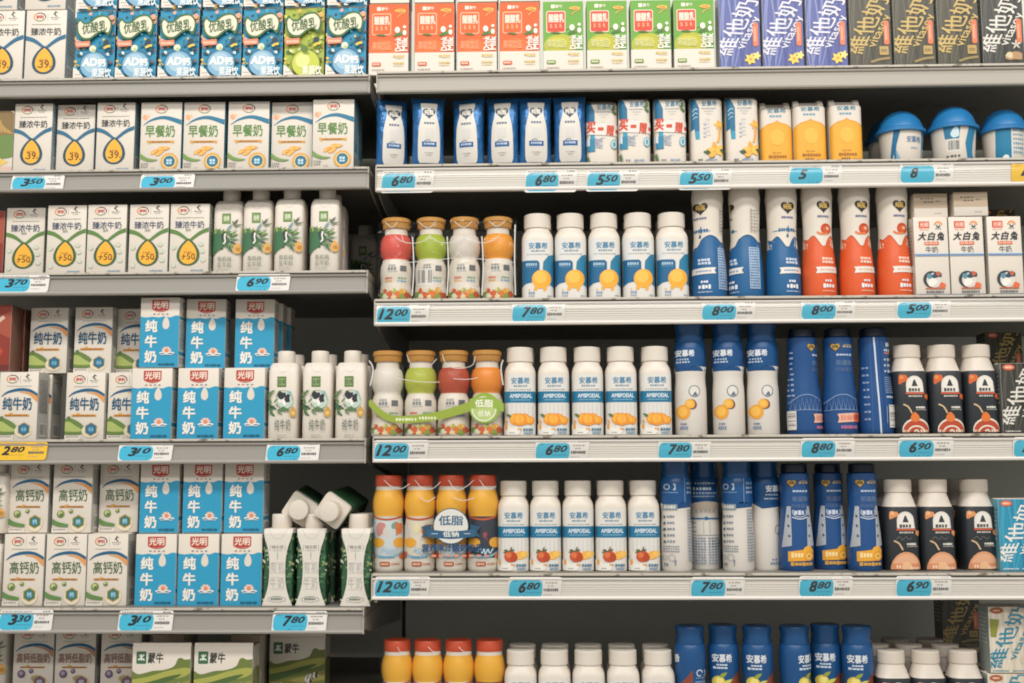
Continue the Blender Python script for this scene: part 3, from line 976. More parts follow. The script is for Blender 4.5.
def pouch(W, H):
    D = 34
    mb = MB()
    rnd = random.Random(31)
    rings = []
    for k in range(15):
        t = k/14
        b = max(1.0, D/2*math.sin(PI*(.06+.88*t))**.55)
        if t < .06 or t > .94:
            b = 2.2
        w = W/2*(1-.06*math.sin(PI*t)) if .06 < t < .94 else W/2
        rings.append((H*t, w*(1-.01*rnd.random()), b, 2.3, D/2))
    foil = mat('#2368ab', .24, .30, .6, bump=.9, scale=55)
    mb.loft(rings, foil, seg=48)
    a = Art(W, H, .4, 5)
    L = [(.27, .09), (.275, .15), (.31, .21), (.28, .30), (.22, .42), (.195, .58), (.19, .75), (.20, .88), (.25, .935)]
    pts = spline(L, 3)
    a.poly(pts + [(1.04-u, v) for u, v in reversed(pts)], '#dcd7ce')
    a.poly(heart(.52, .235, .21, W/H), '#2b4258'); a.text('纯甄', .52, .225, .27, '#e9e2d2', h=.075, b=.02)
    a.dash(.37, .385, .68, 4, .03, '#5f6f84', gap=.2); a.rect(.40, .46, .66, .60, '#d3d0cb', r=.02)
    a.rect(.31, .645, .74, .715, '#2a62a4'); a.dash(.37, .675, .69, 6, .03, '#c9d5e3'); a.stroke([(.38, .64), (.48, .62), (.56, .635)], .02, '#2a62a4')
    a.dash(.40, .80, .66, 6, .014, '#aaa8a2'); a.dash(.45, .83, .60, 3, .012, '#aaa8a2'); a.dash(.40, .955, .64, 5, .022, '#123f70')
    S, xs, zs = wrap(rings, W)
    a.apply(mb, S, base=.5, xs=xs, zs=zs)
    c1, c2 = MB(), MB()
    for c, z in ((c1, 0), (c2, H-6)):
        n = 24
        vs, fs = [], []
        for k in range(n+1):
            x = -W/2+W*k/n
            vs += [(x, D/2-1.2+.5*(k % 2), z), (x, D/2-1.2+.5*(k % 2), z+6), (x, D/2+1.2+.5*(k % 2), z+6), (x, D/2+1.2+.5*(k % 2), z)]
        for k in range(n):
            for j in range(4):
                fs.append((4*k+j, 4*k+(j+1) % 4, 4*k+4+(j+1) % 4, 4*k+4+j))
        fs += [(0, 1, 2, 3), (4*n+3, 4*n+2, 4*n+1, 4*n)]
        c.add(vs, fs, foil)
    return [('foil_pouch', mb, []), ('bottom_crimp', c1, []), ('top_crimp', c2, [])]


def heart(u, v, r, k):
    pts = []
    for i in range(24):
        t = 2*PI*i/24
        x = 16*math.sin(t)**3/17
        y = (13*math.cos(t)-5*math.cos(2*t)-2*math.cos(3*t)-math.cos(4*t))/17
        pts.append((u+r*x, v-r*y*k))
    return pts


def cup(W, H, kind='name'):
    """W is the width of the lid brim"""
    yc = W/2
    HC = H*.62
    mb = MB()
    rings = [(0, W*.375, W*.375, 2, yc), (1.2, W*.385, W*.385, 2, yc), (HC*.5, W*.415, W*.415, 2, yc), (HC-3, W*.435, W*.435, 2, yc), (HC, W*.44, W*.44, 2, yc)]
    mb.loft(rings, mat(WHT, .35), seg=64)
    a = Art(W, HC, .35, 3)
    if kind == 'name':
        a.poly([(.22, -.02), (.37, -.02), (.27, .45), (.25, .70), (.33, 1.02), (.14, 1.02), (.17, .5)], '#1f6ea2')
        a.poly([(.25, .55), (.33, .8), (.40, 1.02), (.27, 1.02)], '#7fb0cc')
        a.poly([(.88, -.02), (1, -.02), (1, 1.02), (.84, 1.02)], '#2a86b4')
        a.text('安慕希', .66, .32, .34, '#6286a4', h=.17, b=.02); a.dash(.58, .56, .76, 3, .05, '#8fa3b4')
    elif kind == 'code':
        a.poly([(.14, .02), (.50, .05), (.46, .38), (.18, .38)], '#2d7aa6'); a.blob(.38, .2, .10, '#c9dfe6', .12)
        a.barcode(.20, .40, .48, .72, n=14)
        a.poly([(.72, -.02), (.92, -.02), (.80, .5), (.78, .75), (.86, 1.02), (.66, 1.02), (.60, .5)], '#2380b0')
        a.dash(.20, .84, .5, 4, .07, '#5a5c5e'); a.dash(.22, .94, .52, 3, .05, '#6b6c6e')
    else:
        a.rect(.16, -.02, .48, 1.02, '#2380b0'); a.ell(.36, .85, .07, '#e2e6e4')
        for k in range(6):
            a.dash(.52, .10+.12*k, .80, 5, .06, '#6ba0bc')
        a.rect(.48, .45, .52, 1, '#dfe3e2')
    S, xs, zs = wrap(rings, W*.87)
    a.W = W*.87
    a.L = [([(x*.87, y) for x, y in vs], fs, m, q) for vs, fs, m, q in a.L]
    a.apply(mb, S, xs=xs, zs=zs, z0=.3, z1=HC-.3)
    lid = MB()
    lb = mat('#1d76bb', .3)
    lid.loft([(HC-4, W*.455, W*.455, 2, yc), (HC-3.5, W*.5, W*.5, 2, yc), (HC+1.5, W*.5, W*.5, 2, yc), (HC+4, W*.455, W*.455, 2, yc), (HC+H*.10, W*.435, W*.435, 2, yc), (HC+H*.20, W*.385, W*.385, 2, yc),
              (HC+H*.28, W*.315, W*.315, 2, yc), (HC+H*.345, W*.21, W*.21, 2, yc), (HC+H*.375, W*.10, W*.10, 2, yc), (H, W*.02, W*.02, 2, yc)], lb, seg=56)
    return [('cup_body', mb, []), ('dome_lid', lid, [])]


# ---------------------------------------------------------------- bottles
def bottle_rings(W, H, prof, e, dk=1.0):
    """prof: (v from the top, half width in W, exponent or None)"""
    D = W*dk
    return [(H*(1-v), W*h, W*h*dk, (q[0] if q else e), D/2) for v, h, *q in reversed(prof)]


def shoulder_bottle(W, H, kind='mango'):
    prof = [(.165, .38, 2), (.20, .41, 2.2), (.235, .465, 2.6), (.275, .495, 3.2), (.31, .5, 3.6), (.985, .5, 3.6), (1, .485, 3.6)]
    rings = bottle_rings(W, H, prof, 3.6)
    yc = W/2
    mb = MB()
    mb.loft(rings, mat(WHT, .35), seg=56)
    lab = MB()
    lr = bottle_rings(W*1.008, H, [(.315, .5), (.99, .5)], 3.6)
    lr = [(z, a, b, e, yc) for z, a, b, e, _ in lr]
    lab.loft(lr, mat('#dedbd4', .35), seg=56, caps=False)
    a = Art(W, H, .35, 21)
    a.rect(-.02, .30, .42, .56, '#dcdcda') if kind == 'mango' else None
    a.text('安慕希', .52, .385, .58, '#4a86aa', h=.072, b=.02); a.dash(.30, .445, .74, 6, .022, '#7f97aa'); a.dash(.16, .485, .86, 10, .014, '#9aa6ae')
    if kind == 'mango':
        a.poly([(-.02, .555), (.50, .555), (.56, .58), (.56, .70), (.40, .80), (.14, .82), (-.02, .86)], '#1f6699')
        a.poly([(1.02, .48), (.84, .50), (.68, .57), (.66, .65), (.76, .76), (.90, .84), (1.02, .86)], '#257aa6')
        a.dash(.14, .60, .50, 5, .035, '#a9c6d8'); a.dash(.14, .63, .48, 8, .008, '#6fa0c0')
        a.ell(.62, .77, .30, '#f0ab2a'); a.ell(.58, .745, .20, '#f5bf4a'); a.blob(.44, .88, .05, '#f0ab2a', .07); a.blob(.72, .885, .05, '#f0ab2a', .06)
        a.dash(.22, .925, .42, 3, .03, '#8fa0b4'); a.dash(.22, .96, .42, 3, .018, '#8fa0b4'); a.dash(.80, .96, .94, 3, .014, '#8b9ca8'); a.blob(.25, .89, .03, '#e8c08a')
    else:
        a.rect(-.02, .505, 1.02, .63, '#1f76a4'); a.text('AMBPOEIAL', .53, .555, .70, '#dfe9ee', h=.045, b=.02); a.dash(.22, .60, .84, 12, .010, '#8fbdd4')
        for k in range(7):
            a.stroke([(.12+.13*k, .64), (.12+.13*k, .78)], .02, '#cfd0d2')
        if kind == 'apricot':
            for u, v, r in ((.36, .815, .19), (.64, .815, .18), (.82, .83, .13), (.50, .82, .20)):
                a.ell(u, v, r, '#e99421'); a.ell(u-.02, v-.008, r*.72, '#f4b03a'); a.stroke([(u, v-.05), (u+.01, v+.05)], .014, '#dd8a24')
            a.leaf(.24, .79, .2, 150, '#5f7a48', .45); a.leaf(.10, .86, .12, 100, '#e3a04a', .5)
        else:
            a.ell(.74, .82, .20, '#efab3c', rv=.13, rot=12); a.ell(.86, .81, .13, '#f4c25f', rv=.09); a.ell(.70, .84, .12, '#f0b650', rv=.08); a.ell(.42, .835, .20, '#c5502a', rv=.18); a.ell(.52, .845, .12, '#b8461f', rv=.13); a.ell(.36, .82, .09, '#d9743f'); a.stroke([(.20, .795), (.30, .78), (.40, .775), (.46, .73)], .035, '#6a5238'); a.leaf(.36, .775, .16, 170, '#566b38', .5); a.leaf(.42, .775, .14, 20, '#566b38', .5)
        a.shape([(-.05, .88), (.1, .87), (.25, .92), (.42, .91), (.5, .96), (.3, 1.03), (-.05, 1.03)], '#ece8df')
        a.blob(.08, .90, .05, '#e8a24a', .08); a.dash(.42, .925, .56, 2, .02, '#e0a355', gap=.1); a.dash(.60, .93, .92, 4, .03, '#4a7fa8', gap=.25); a.dash(.62, .968, .9, 6, .022, '#6f93b2'); a.dash(.18, .965, .34, 5, .01, DASH)
    S, xs, zs = wrap(lr, W)
    a.apply(lab, S, xs=xs, zs=zs, z0=H*.012, z1=H*.695)
    cap = screw_cap(W*.425, H*.168, H*.832, yc, ribs=.010, n=72)
    return [('bottle_body', mb, []), ('label_sleeve', lab, []), ('screw_cap', cap, [])]


def sauce_bottle(W, H, kind='red'):
    prof = [(.14, .37, 2), (.165, .385, 2), (.22, .43, 2.2), (.26, .455, 2.5), (.295, .475, 3), (.305, .485, 3.4)]
    yc = W/2
    body = [(0, W*.46, W*.46, 3.4, yc), (1.5, W*.475, W*.475, 3.4, yc)] + bottle_rings(W, H, prof, 3)
    body = [(z, a, b, e, yc) for z, a, b, e, _ in body]
    mb = MB()
    mb.loft(body, mat('#d9cfc2', .35), seg=56)
    lr = [(1.5, W*.49, W*.49, 3.6, yc), (3, W*.5, W*.5, 3.6, yc), (H*.69, W*.5, W*.5, 3.6, yc), (H*.70, W*.49, W*.49, 3.6, yc)]
    lab = MB()
    lab.loft(lr, mat('#2e3338', .35), seg=56, caps=False)
    a = Art(W, H, .35, 22)
    fr = '#d9682c' if kind == 'red' else '#e2955a'
    a.blob(.20, .39, .13, fr, .14 if kind == 'red' else .11); a.ell(.18, .37, .06, '#e88a4c' if kind == 'red' else '#edb483')
    arch = lambda k, c: a.poly([(.55-.25*k, .535), *[(.55+.25*k*math.cos(math.radians(t)), .45-.25*k*math.sin(math.radians(t))*W/H*1.05) for t in range(180, -1, -15)], (.55+.27*k, .535)], c)
    arch(1.0, '#e6e0d6'); arch(.88, '#d4cec4'); arch(.84, '#e9e4da')
    a.poly([(.46, .47), (.53, .395), (.57, .40), (.64, .47)], '#3a4046'); a.dash(.37, .51, .73, 4, .035, '#4a4d50', gap=.25)
    a.rect(.28, .54, .84, .557, '#d65f3a'); a.dash(.36, .58, .78, 6, .016, '#c9c4ba'); a.rect(.40, .57, .74, .572, '#b9b4aa')
    a.blob(.90, .585, .06, fr, .08)
    if kind == 'peach':
        a.stroke([(.26, .655), (.36, .625), (.44, .66), (.54, .625), (.62, .655), (.72, .63)], .010, '#8f8a80')
    a.dash(.56, .705, .84, 4, .022, '#d9d4ca', gap=.15); a.dash(.56, .73, .88, 8, .012, '#a9a59c')
    a.stroke([(.20, .67), (.34, .70), (.44, .77)], .045, '#d3b489')
    if kind == 'red':
        a.ell(.55, .955, .40, '#e3d9c9', rv=.36); a.ell(.55, .965, .375, '#b8482c', rv=.33); a.ring(.55, .985, .24, .045, '#e6dcca', 0, 180, .2); a.ell(.55, 1.0, .2, '#a84428', rv=.15); a.drop(.52, .755, .865, .13, '#e0762e'); a.dash(.66, .965, .9, 4, .03, '#e8cdb4'); a.dash(.18, .965, .36, 2, .03, '#d8b49c')
        a.stroke([(.48, .97), (.56, .955), (.62, .985)], .05, '#ddd2c0')
    else:
        a.ell(.53, .99, .44, '#d99a70', rv=.54); a.ell(.53, 1.0, .41, '#e3ab84', rv=.50); a.rect(.13, .915, .94, .98, '#d68c60'); a.ell(.53, .95, .14, '#e9b98c'); a.dash(.64, .965, .9, 4, .03, '#f0cdb0'); a.dash(.24, .95, .38, 2, .04, '#f0cdb0')
    S, xs, zs = wrap(lr, W)
    a.apply(lab, S, xs=xs, zs=zs, z0=3, z1=H*.695)
    cap = screw_cap(W*.40, H*.145, H*.855, yc, '#d6cbbd', ribs=.012, n=72)
    return [('bottle_body', mb, []), ('label_sleeve', lab, []), ('screw_cap', cap, [])]


def slim_bottle(W, H, kind='blue', face='front'):
    """tall waisted bottle: white above, strong colour below a dripping edge"""
    prof = [(.0, .42), (.10, .45), (.16, .43), (.26, .42), (.38, .40), (.46, .405), (.56, .43), (.68, .47), (.80, .49), (.94, .495), (.985, .49), (1, .47)]
    rings = bottle_rings(W, H, prof, 2)
    yc = W/2
    mb = MB()
    wm, cm = mat(WHT, .32), mat('#1f619c' if kind == 'blue' else '#dd5a24', .32)
    zz = [r[0] for r in rings]
    mb.loft(rings, wm, seg=64, seg_mats=[cm if (zz[i]+zz[i+1])/2 < H*.40 and zz[i] > H*.01 else wm for i in range(len(rings)-1)])
    a = Art(W, H, .32, 14)
    col = '#1f619c' if kind == 'blue' else '#dd5a24'
    s = {'front': 0, 'turned': -.34, 'back': -.62, 'left': .0}[face]
    edge = [(-.05, .52), (.07, .475), (.16, .49), (.30, .455), (.42, .50), (.52, .545), (.62, .545), (.70, .49), (.80, .455), (.90, .48), (1.05, .48)] if face == 'front' else [(-.05, .55), (.16, .54), (.28, .475), (.48, .44), (.66, .455), (.80, .495), (.92, .50), (1.05, .52)]
    a.poly(spline(edge, 4) + [(1.05, .70), (-.05, .70)], col)
    a.stroke(edge, .022, '#16457c' if kind == 'blue' else '#b8481c')
    a.stroke([(-.05, .585), (.5, .59), (1.05, .585)], .001, col)
    a.poly(heart(.60+s, .195, .21, W/H), '#2f2d2a'); a.poly(heart(.60+s, .193, .18, W/H), '#3a3630'); a.text('纯甄', .60+s, .188, .24, '#d9b45a', h=.048, b=.02)
    a.dash(.42+s, .285, .76+s, 5, .018, '#6d74a0', gap=.2)
    if kind == 'blue':
        a.stroke([(.20+s, .405), (.45+s, .40), (.6+s, .39), (.85+s, .40)], .02, '#3f78a8'); a.dash(.34+s, .395, .80+s, 7, .03, '#3a70a2'); a.stroke([(.60+s, .36), (.61+s, .42)], .03, '#3a70a2'); a.blob(.58+s, .45, .03, '#39608c', .06)
    else:
        a.ell(.66+s, .395, .16, '#d55a28'); a.ring(.66+s, .395, .12, .03, '#b8421c'); a.stroke([(.40+s, .42), (.5+s, .44), (.70+s, .435)], .06, '#e27a44'); a.ell(.70+s, .39, .05, '#ecb08c')
    a.dash(.50+s, .66, .82+s, 4, .022, '#c4d2e4' if kind == 'blue' else '#f4cdb8', gap=.2); a.dash(.50+s, .69, .84+s, 4, .024, '#c4d2e4' if kind == 'blue' else '#f4cdb8', gap=.2)
    a.poly([(.32+s, .735), (.98+s, .728), (.93+s, .755), (.98+s, .782), (.32+s, .79), (.36+s, .76)], '#e3ded6'); a.dash(.44+s, .76, .86+s, 6, .018, '#8fa0bc' if kind == 'blue' else '#dfa78a')
    a.dash(.56+s, .855, .76+s, 3, .02, '#dfe5ec'); a.dash(.50+s, .90, .84+s, 4, .036, '#e8ebee', gap=.25); a.dash(.48+s, .945, .86+s, 10, .010, '#bccbe0' if kind == 'blue' else '#f0bea4')
    if face != 'front':
        t = .0 if face == 'turned' else -.18
        a.rect(.70+t, .55, 1.0+t, .92, '#a9bfda')
        for k in range(15):
            a.dash(.72+t, .565+.024*k, .98+t, 5, .012, '#3c6aa0')
        for k in range(7):
            a.dash(.78+t, .22+.03*k, 1.0+t, 3, .010, '#8f8d88'); a.stroke([(.78+t, .20), (.78+t, .42)], .008, '#8f8d88')
    S, xs, zs = wrap(rings, W)
    a.apply(mb, S, xs=xs, zs=zs)
    ft = MB()
    ft.loft([(0, W*.455, W*.455, 2, yc), (H*.012, W*.492, W*.492, 2, yc)], wm, seg=48)
    cap = MB()
    cap.loft([(H, W*.40, W*.40, 2, yc), (H+2, W*.42, W*.42, 2, yc), (H+14, W*.42, W*.42, 2, yc), (H+16, W*.38, W*.38, 2, yc)], wm, seg=56, ribs=.012)
    return [('bottle_body', mb, []), ('screw_cap', cap, [])]


def capped_bottle(W, H, face='fruit'):
    """tall cylinder: blue head and blue cap over a white body"""
    prof = [(.165, .44), (.18, .47), (.24, .485), (.40, .485), (.46, .455), (.52, .455), (.58, .475), (.66, .485), (.98, .485), (1, .46)]
    rings = bottle_rings(W, H, prof, 2)
    yc = W/2
    bm_, wm = mat('#174f8c', .3), mat('#d9d3ca', .32)
    mb = MB()
    zz = [r[0] for r in rings]
    allblue = face.startswith('berry')
    mb.loft(rings, wm, seg=64, seg_mats=[(bm_ if allblue or (zz[i]+zz[i+1])/2 > H*.62 else wm) for i in range(len(rings)-1)])
    a = Art(W, H, .3, 15)
    if not allblue:
        a.poly([(-.05, .38)] + spline([(-.05, .425), (.15, .43), (.3, .40), (.5, .385), (.75, .385), (.9, .43), (1.05, .46)] if face == 'fruit' else [(-.05, .385), (.10, .39), (.24, .43), (.36, .45), (.5, .41), (.66, .385), (.85, .39), (1.05, .43)], 4) + [(1.05, .37)], '#174f8c')
        a.poly(spline([(.62, .39), (.8, .40), (.93, .47), (.97, .54)], 4) + [(1.05, .55), (1.05, .39)], '#e4dfd6') if face == 'fruit' else None
    if face == 'fruit':
        a.text('安慕希', .30, .27, .56, '#dfe4e8', h=.058, b=.026); a.dash(.06, .325, .42, 5, .016, '#b9c8d8'); a.dash(.04, .35, .46, 5, .016, '#b9c8d8')
        a.ring(.56, .61, .17, .02, '#5a6a80'); a.ell(.56, .61, .15, '#dcd9d2')
        for k in range(5):
            a.leaf(.50+.035*k, .655, .15, 60+12*k, '#5f6f84', .22)
        a.ell(.22, .795, .20, '#e9a02a', rv=.22); a.ell(.20, .79, .13, '#f3bb4c', rv=.15); a.ell(.46, .725, .17, '#7d5540', rot=-30, rv=.15); a.ell(.42, .722, .15, '#eba933', rot=-30, rv=.14); a.ell(.40, .72, .10, '#f3bb4c', rot=-30, rv=.09)
        a.dash(.14, .90, .32, 3, .018, '#6f7f9a'); a.dash(.12, .935, .36, 4, .028, '#7d8cab')
    elif face in ('facts', 'table'):
        ink = '#7a8796'
        if face == 'facts':
            a.ring(.18, .25, .08, .03, '#b4c6d8'); a.stroke([(.38, .22), (.44, .25), (.38, .28)], .03, '#b4c6d8'); a.stroke([(.44, .22), (.44, .28)], .03, '#b4c6d8'); a.dash(.06, .30, .54, 8, .008, '#8fa8c4')
            a.stroke([(.75, .17), (.75, .39)], .012, '#9fb4cc'); a.dash(.82, .22, 1, 3, .02, '#8fa8c4'); a.dash(.82, .26, 1, 3, .02, '#8fa8c4'); a.dash(.82, .30, 1, 3, .02, '#8fa8c4')
            a.rect(.06, .405, .50, .46, '#8c9ba8', r=.02); a.dash(.10, .43, .46, 4, .026, '#e0ddd6')
            for k in range(5):
                a.blob(.10, .52+.055*k, .035, '#56636f', .05); a.dash(.18, .515+.055*k, .42, 3, .02, ink)
            for k in range(3):
                a.dash(.06, .78+.022*k, .55, 7, .010, ink)
            a.ring(.30, .88, .10, .012, ink); a.ring(.10, .88, .06, .012, ink); a.dash(.08, .94, .2, 2, .03, ink); a.stroke([(.38, .92), (.42, .90), (.40, .95)], .03, ink)
            for k in range(18):
                a.dash(.82, .46+.026*k, .99, 3, .014, '#8593a6')
        else:
            a.dash(.15, .22, .8, 8, .016, '#b4c6d8'); a.dash(.1, .27, .7, 6, .026, '#c9d6e2'); a.dash(.1, .31, .9, 9, .016, '#9fb4cc'); a.dash(.1, .34, .8, 9, .014, '#9fb4cc'); a.stroke([(.06, .17), (.06, .39)], .012, '#9fb4cc')
            a.shape([(.1, .40), (.5, .385), (.9, .40), (.9, .45), (.5, .46), (.1, .45)], '#cdbfae'); a.dash(.15, .475, .85, 5, .03, '#b9b2a6')
            a.rect(.02, .535, .98, .55, '#2a6aa4'); a.ell(.5, .54, .06, '#2a6aa4')
            for v in (.58, .62, .66):
                a.dash(.06, v, .2, 2, .012, ink)
            a.rect(.40, .56, .41, .68, ink); a.rect(.60, .56, .61, .68, ink); a.rect(.02, .69, .98, .695, ink)
            for k in range(10):
                a.dash(.05, .72+.025*k, .48, 5, .013, '#7f93b0'); a.dash(.55, .72+.025*k, .95, 4, .013, '#8aa0ba' if k > 3 else '#5f7fa8')
    elif face == 'plain':
        a.text('安慕希', .78, .27, .62, '#dfe4e8', h=.058, b=.026); a.dash(.45, .325, .9, 5, .016, '#b9c8d8'); a.dash(.40, .36, .9, 6, .014, '#b9c8d8')
        a.ring(.88, .64, .15, .02, '#5a6a80')
        for k in range(4):
            a.leaf(.84+.02*k, .68, .15, 60+15*k, '#4a5a70', .3)
        a.dash(.55, .94, .9, 4, .026, '#7d8cab'); a.dash(.60, .905, .8, 2, .016, '#7d8cab')
    elif allblue:
        u0 = {'berry': .30, 'berry turned': -.22, 'berry end': .72}[face]
        if face != 'berry turned':
            a.text('安慕希', u0+.10, .285, .60, '#dfe4e8', h=.072, b=.022); a.dash(u0-.08, .345, u0+.26, 4, .018, '#c9d6e2', gap=.15); a.dash(u0-.18, .372, u0+.26, 4, .018, '#c9d6e2', gap=.15)
            a.poly([(u0+.16, .54), (u0+.72, .38), (u0+.72, .75), (u0+.16, .75)], '#8b4634')
            a.ell(u0-.02, .50, .19, '#e0c84a'); a.ell(u0, .49, .11, '#efe07c'); a.leaf(u0, .46, .3, 35, '#9aa83c', .4); a.leaf(u0+.1, .52, .36, 25, '#c9cc58', .35); a.ell(u0+.2, .6, .2, '#d3c24a')
        else:
            a.text('希', .02, .285, .2, '#dfe4e8', h=.070, b=.028)
            a.poly([(.0, .56), (.52, .38), (.52, .80), (.0, .80)], '#8b4634')
            a.ring(.74, .41, .09, .035, '#c9d6e2', 0, 300); a.stroke([(.90, .39), (.94, .41), (.9, .44)], .03, '#c9d6e2'); a.dash(.62, .455, .98, 6, .010, '#9fb6cf')
            for k in range(5):
                a.dash(.60, .49+.02*k, .95, 5, .012, '#9fb6cf')
    S, xs, zs = wrap(rings, W*.97)
    a.W = W*.97
    a.L = [([(x*.97, y) for x, y in vs], fs, m, q) for vs, fs, m, q in a.L]
    a.apply(mb, S, xs=xs, zs=zs, z0=.5)
    cap = MB()
    cap.loft([(H*.832, W*.43, W*.43, 2, yc), (H*.86, W*.44, W*.44, 2, yc), (H*.90, W*.42, W*.42, 2, yc), (H*.955, W*.435, W*.435, 2, yc), (H*.985, W*.455, W*.455, 2, yc), (H, W*.43, W*.43, 2, yc)], mat('#174b84', .25), seg=56, ribs=.006)
    return [('bottle_body', mb, []), ('screw_cap', cap, [])]


def carafe_bottle(W, H, kind='pink', face='front'):
    """tall royal blue waisted bottle"""
    prof = [(.0, .40), (.01, .425), (.12, .43), (.25, .415), (.36, .42), (.48, .445), (.62, .485), (.76, .5), (.93, .495), (.985, .485), (1, .455)]
    rings = bottle_rings(W, H, prof, 2)
    mb = MB()
    mb.loft(rings, mat('#204f8e', .28), seg=64)
    a = Art(W, H, .28, 16)
    s = {'front': 0, 'turned': .34, 'back': 2}[face]
    pale = '#b9c6dc'
    if face != 'back':
        a.poly(heart(.34+s, .105, .15, W/H), '#3a3328'); a.poly(heart(.34+s, .103, .125, W/H), '#c9a04a'); a.text('纯甄', .34+s, .10, .16, '#4a3c22', h=.03, b=.02)
        a.dash(.54+s, .10, .84+s, 3, .02, '#b5a178'); a.stroke([(.56+s, .088), (.70+s, .078), (.82+s, .09)], .016, '#b5a178')
        a.dash(.36+s, .185, .82+s, 5, .020, pale, gap=.25)
        a.text('新疆酸', .58+s, .265, .46, '#6f86b4', h=.055, b=-.004); a.text('风味酸乳', .58+s, .335, .52, '#5f79ac', h=.04, b=-.008)
        if kind == 'pink':
            a.stroke([(.02, .68), (.16, .64), (.34, .60), (.60, .595), (.86, .64), (1, .67)], .018, '#8ea6cc'); a.stroke([(.02, .755), (.5, .745), (1, .755)], .016, '#8ea6cc')
            for k in range(8):
                u = .06+.12*k
                a.stroke([(u, .75), (u+.06, .63), (u+.12, .75)], .010, '#8ea6cc', smooth=False)
            a.poly([(.32+s, .79), (.98+s, .775), (.94+s, .82), (.98+s, .865), (.32+s, .88), (.36+s, .835)], '#eab49c'); a.dash(.40+s, .83, .74+s, 4, .05, '#dd8a72'); a.ell(.88+s, .825, .13, '#d9663a'); a.ell(.88+s, .825, .07, '#c04a26')
            a.dash(.40+s, .925, .88+s, 6, .034, '#b06a92', gap=.15)
        else:
            for sx in (0, 1):
                a.poly([(.20+.56*sx, .34), (.30+.56*sx-.02*sx, .34), (.30+.66*sx-.02, .74), (.04+.68*sx, .76)], '#aeb4ba')
                for k in range(3):
                    a.blob(.22+.58*sx, .44+.10*k, .03, '#4c5562', .04)
            a.ring(.54, .40, .20, .025, '#b4c0d4', 150, 390, .14); a.dash(.38, .405, .70, 3, .05, '#c4cfe0'); a.stroke([(.32, .45), (.54, .47), (.76, .45)], .03, '#c4cfe0')
            a.poly([(.18, .80), (.80, .77), (.84, .89), (.18, .90)], '#e8a528'); a.dash(.26, .835, .6, 4, .05, '#f6dc9c', gap=.2)
            a.ell(.74, .80, .16, '#f0ae2c'); a.ell(.76, .845, .14, '#e59a20'); a.ell(.76, .845, .10, '#f6c254'); a.ell(.76, .845, .035, '#c97a1c')
            a.dash(.24, .925, .86, 6, .036, '#d3a046', gap=.15)
        if face == 'turned':
            for k in range(9):
                a.dash(.02, .16+.055*k, .2, 2, .022, '#8fa5cc')
            a.barcode(.0, .76, .2, .95, along='v')
    else:
        a.stroke([(.40, -.02), (.44, .30), (.46, .6), (.50, 1.02)], .045, '#cfd8e4')
        a.stroke([(.30, -.02), (.30, .4), (.28, 1.02)], .02, '#3463ac'); a.stroke([(.56, .0), (.60, .5), (.62, 1.02)], .02, '#16407f')
        for k in range(8):
            a.dash(.10, .32+.075*k, .26, 2, .02, '#8fa5cc')
        a.rect(.74, .06, .86, .10, '#c9d2e0'); a.dash(.68, .14, .96, 4, .026, '#c4cede'); a.dash(.68, .17, .96, 4, .014, '#d98a6c')
        for k in range(3):
            a.blob(.70, .235+.06*k, .03, '#c4cede'); a.dash(.77, .235+.06*k, .93, 2, .03, '#b5c2d8')
        for k in range(8):
            a.dash(.66, .42+.022*k, .95, 6, .011, '#8fa5cc')
        a.dash(.68, .62, .9, 4, .02, '#c9d2e0')
        a.barcode(.74, .70, .97, .93, along='v'); a.dash(.66, .8, .70, 1, .18, '#7f97c2')
    S, xs, zs = wrap(rings, W)
    a.apply(mb, S, xs=xs, zs=zs, z0=1, z1=H-1)
    cap = MB()
    yc = W/2
    cap.loft([(H, W*.36, W*.36, 2, yc), (H+1.5, W*.38, W*.38, 2, yc), (H+13, W*.37, W*.37, 2, yc), (H+15, W*.34, W*.34, 2, yc)], mat('#0f1c33', .3), seg=56, ribs=.012)  # cap coloured near black, standing in for shade at the bottle top
    return [('bottle_body', mb, []), ('screw_cap', cap, [])]


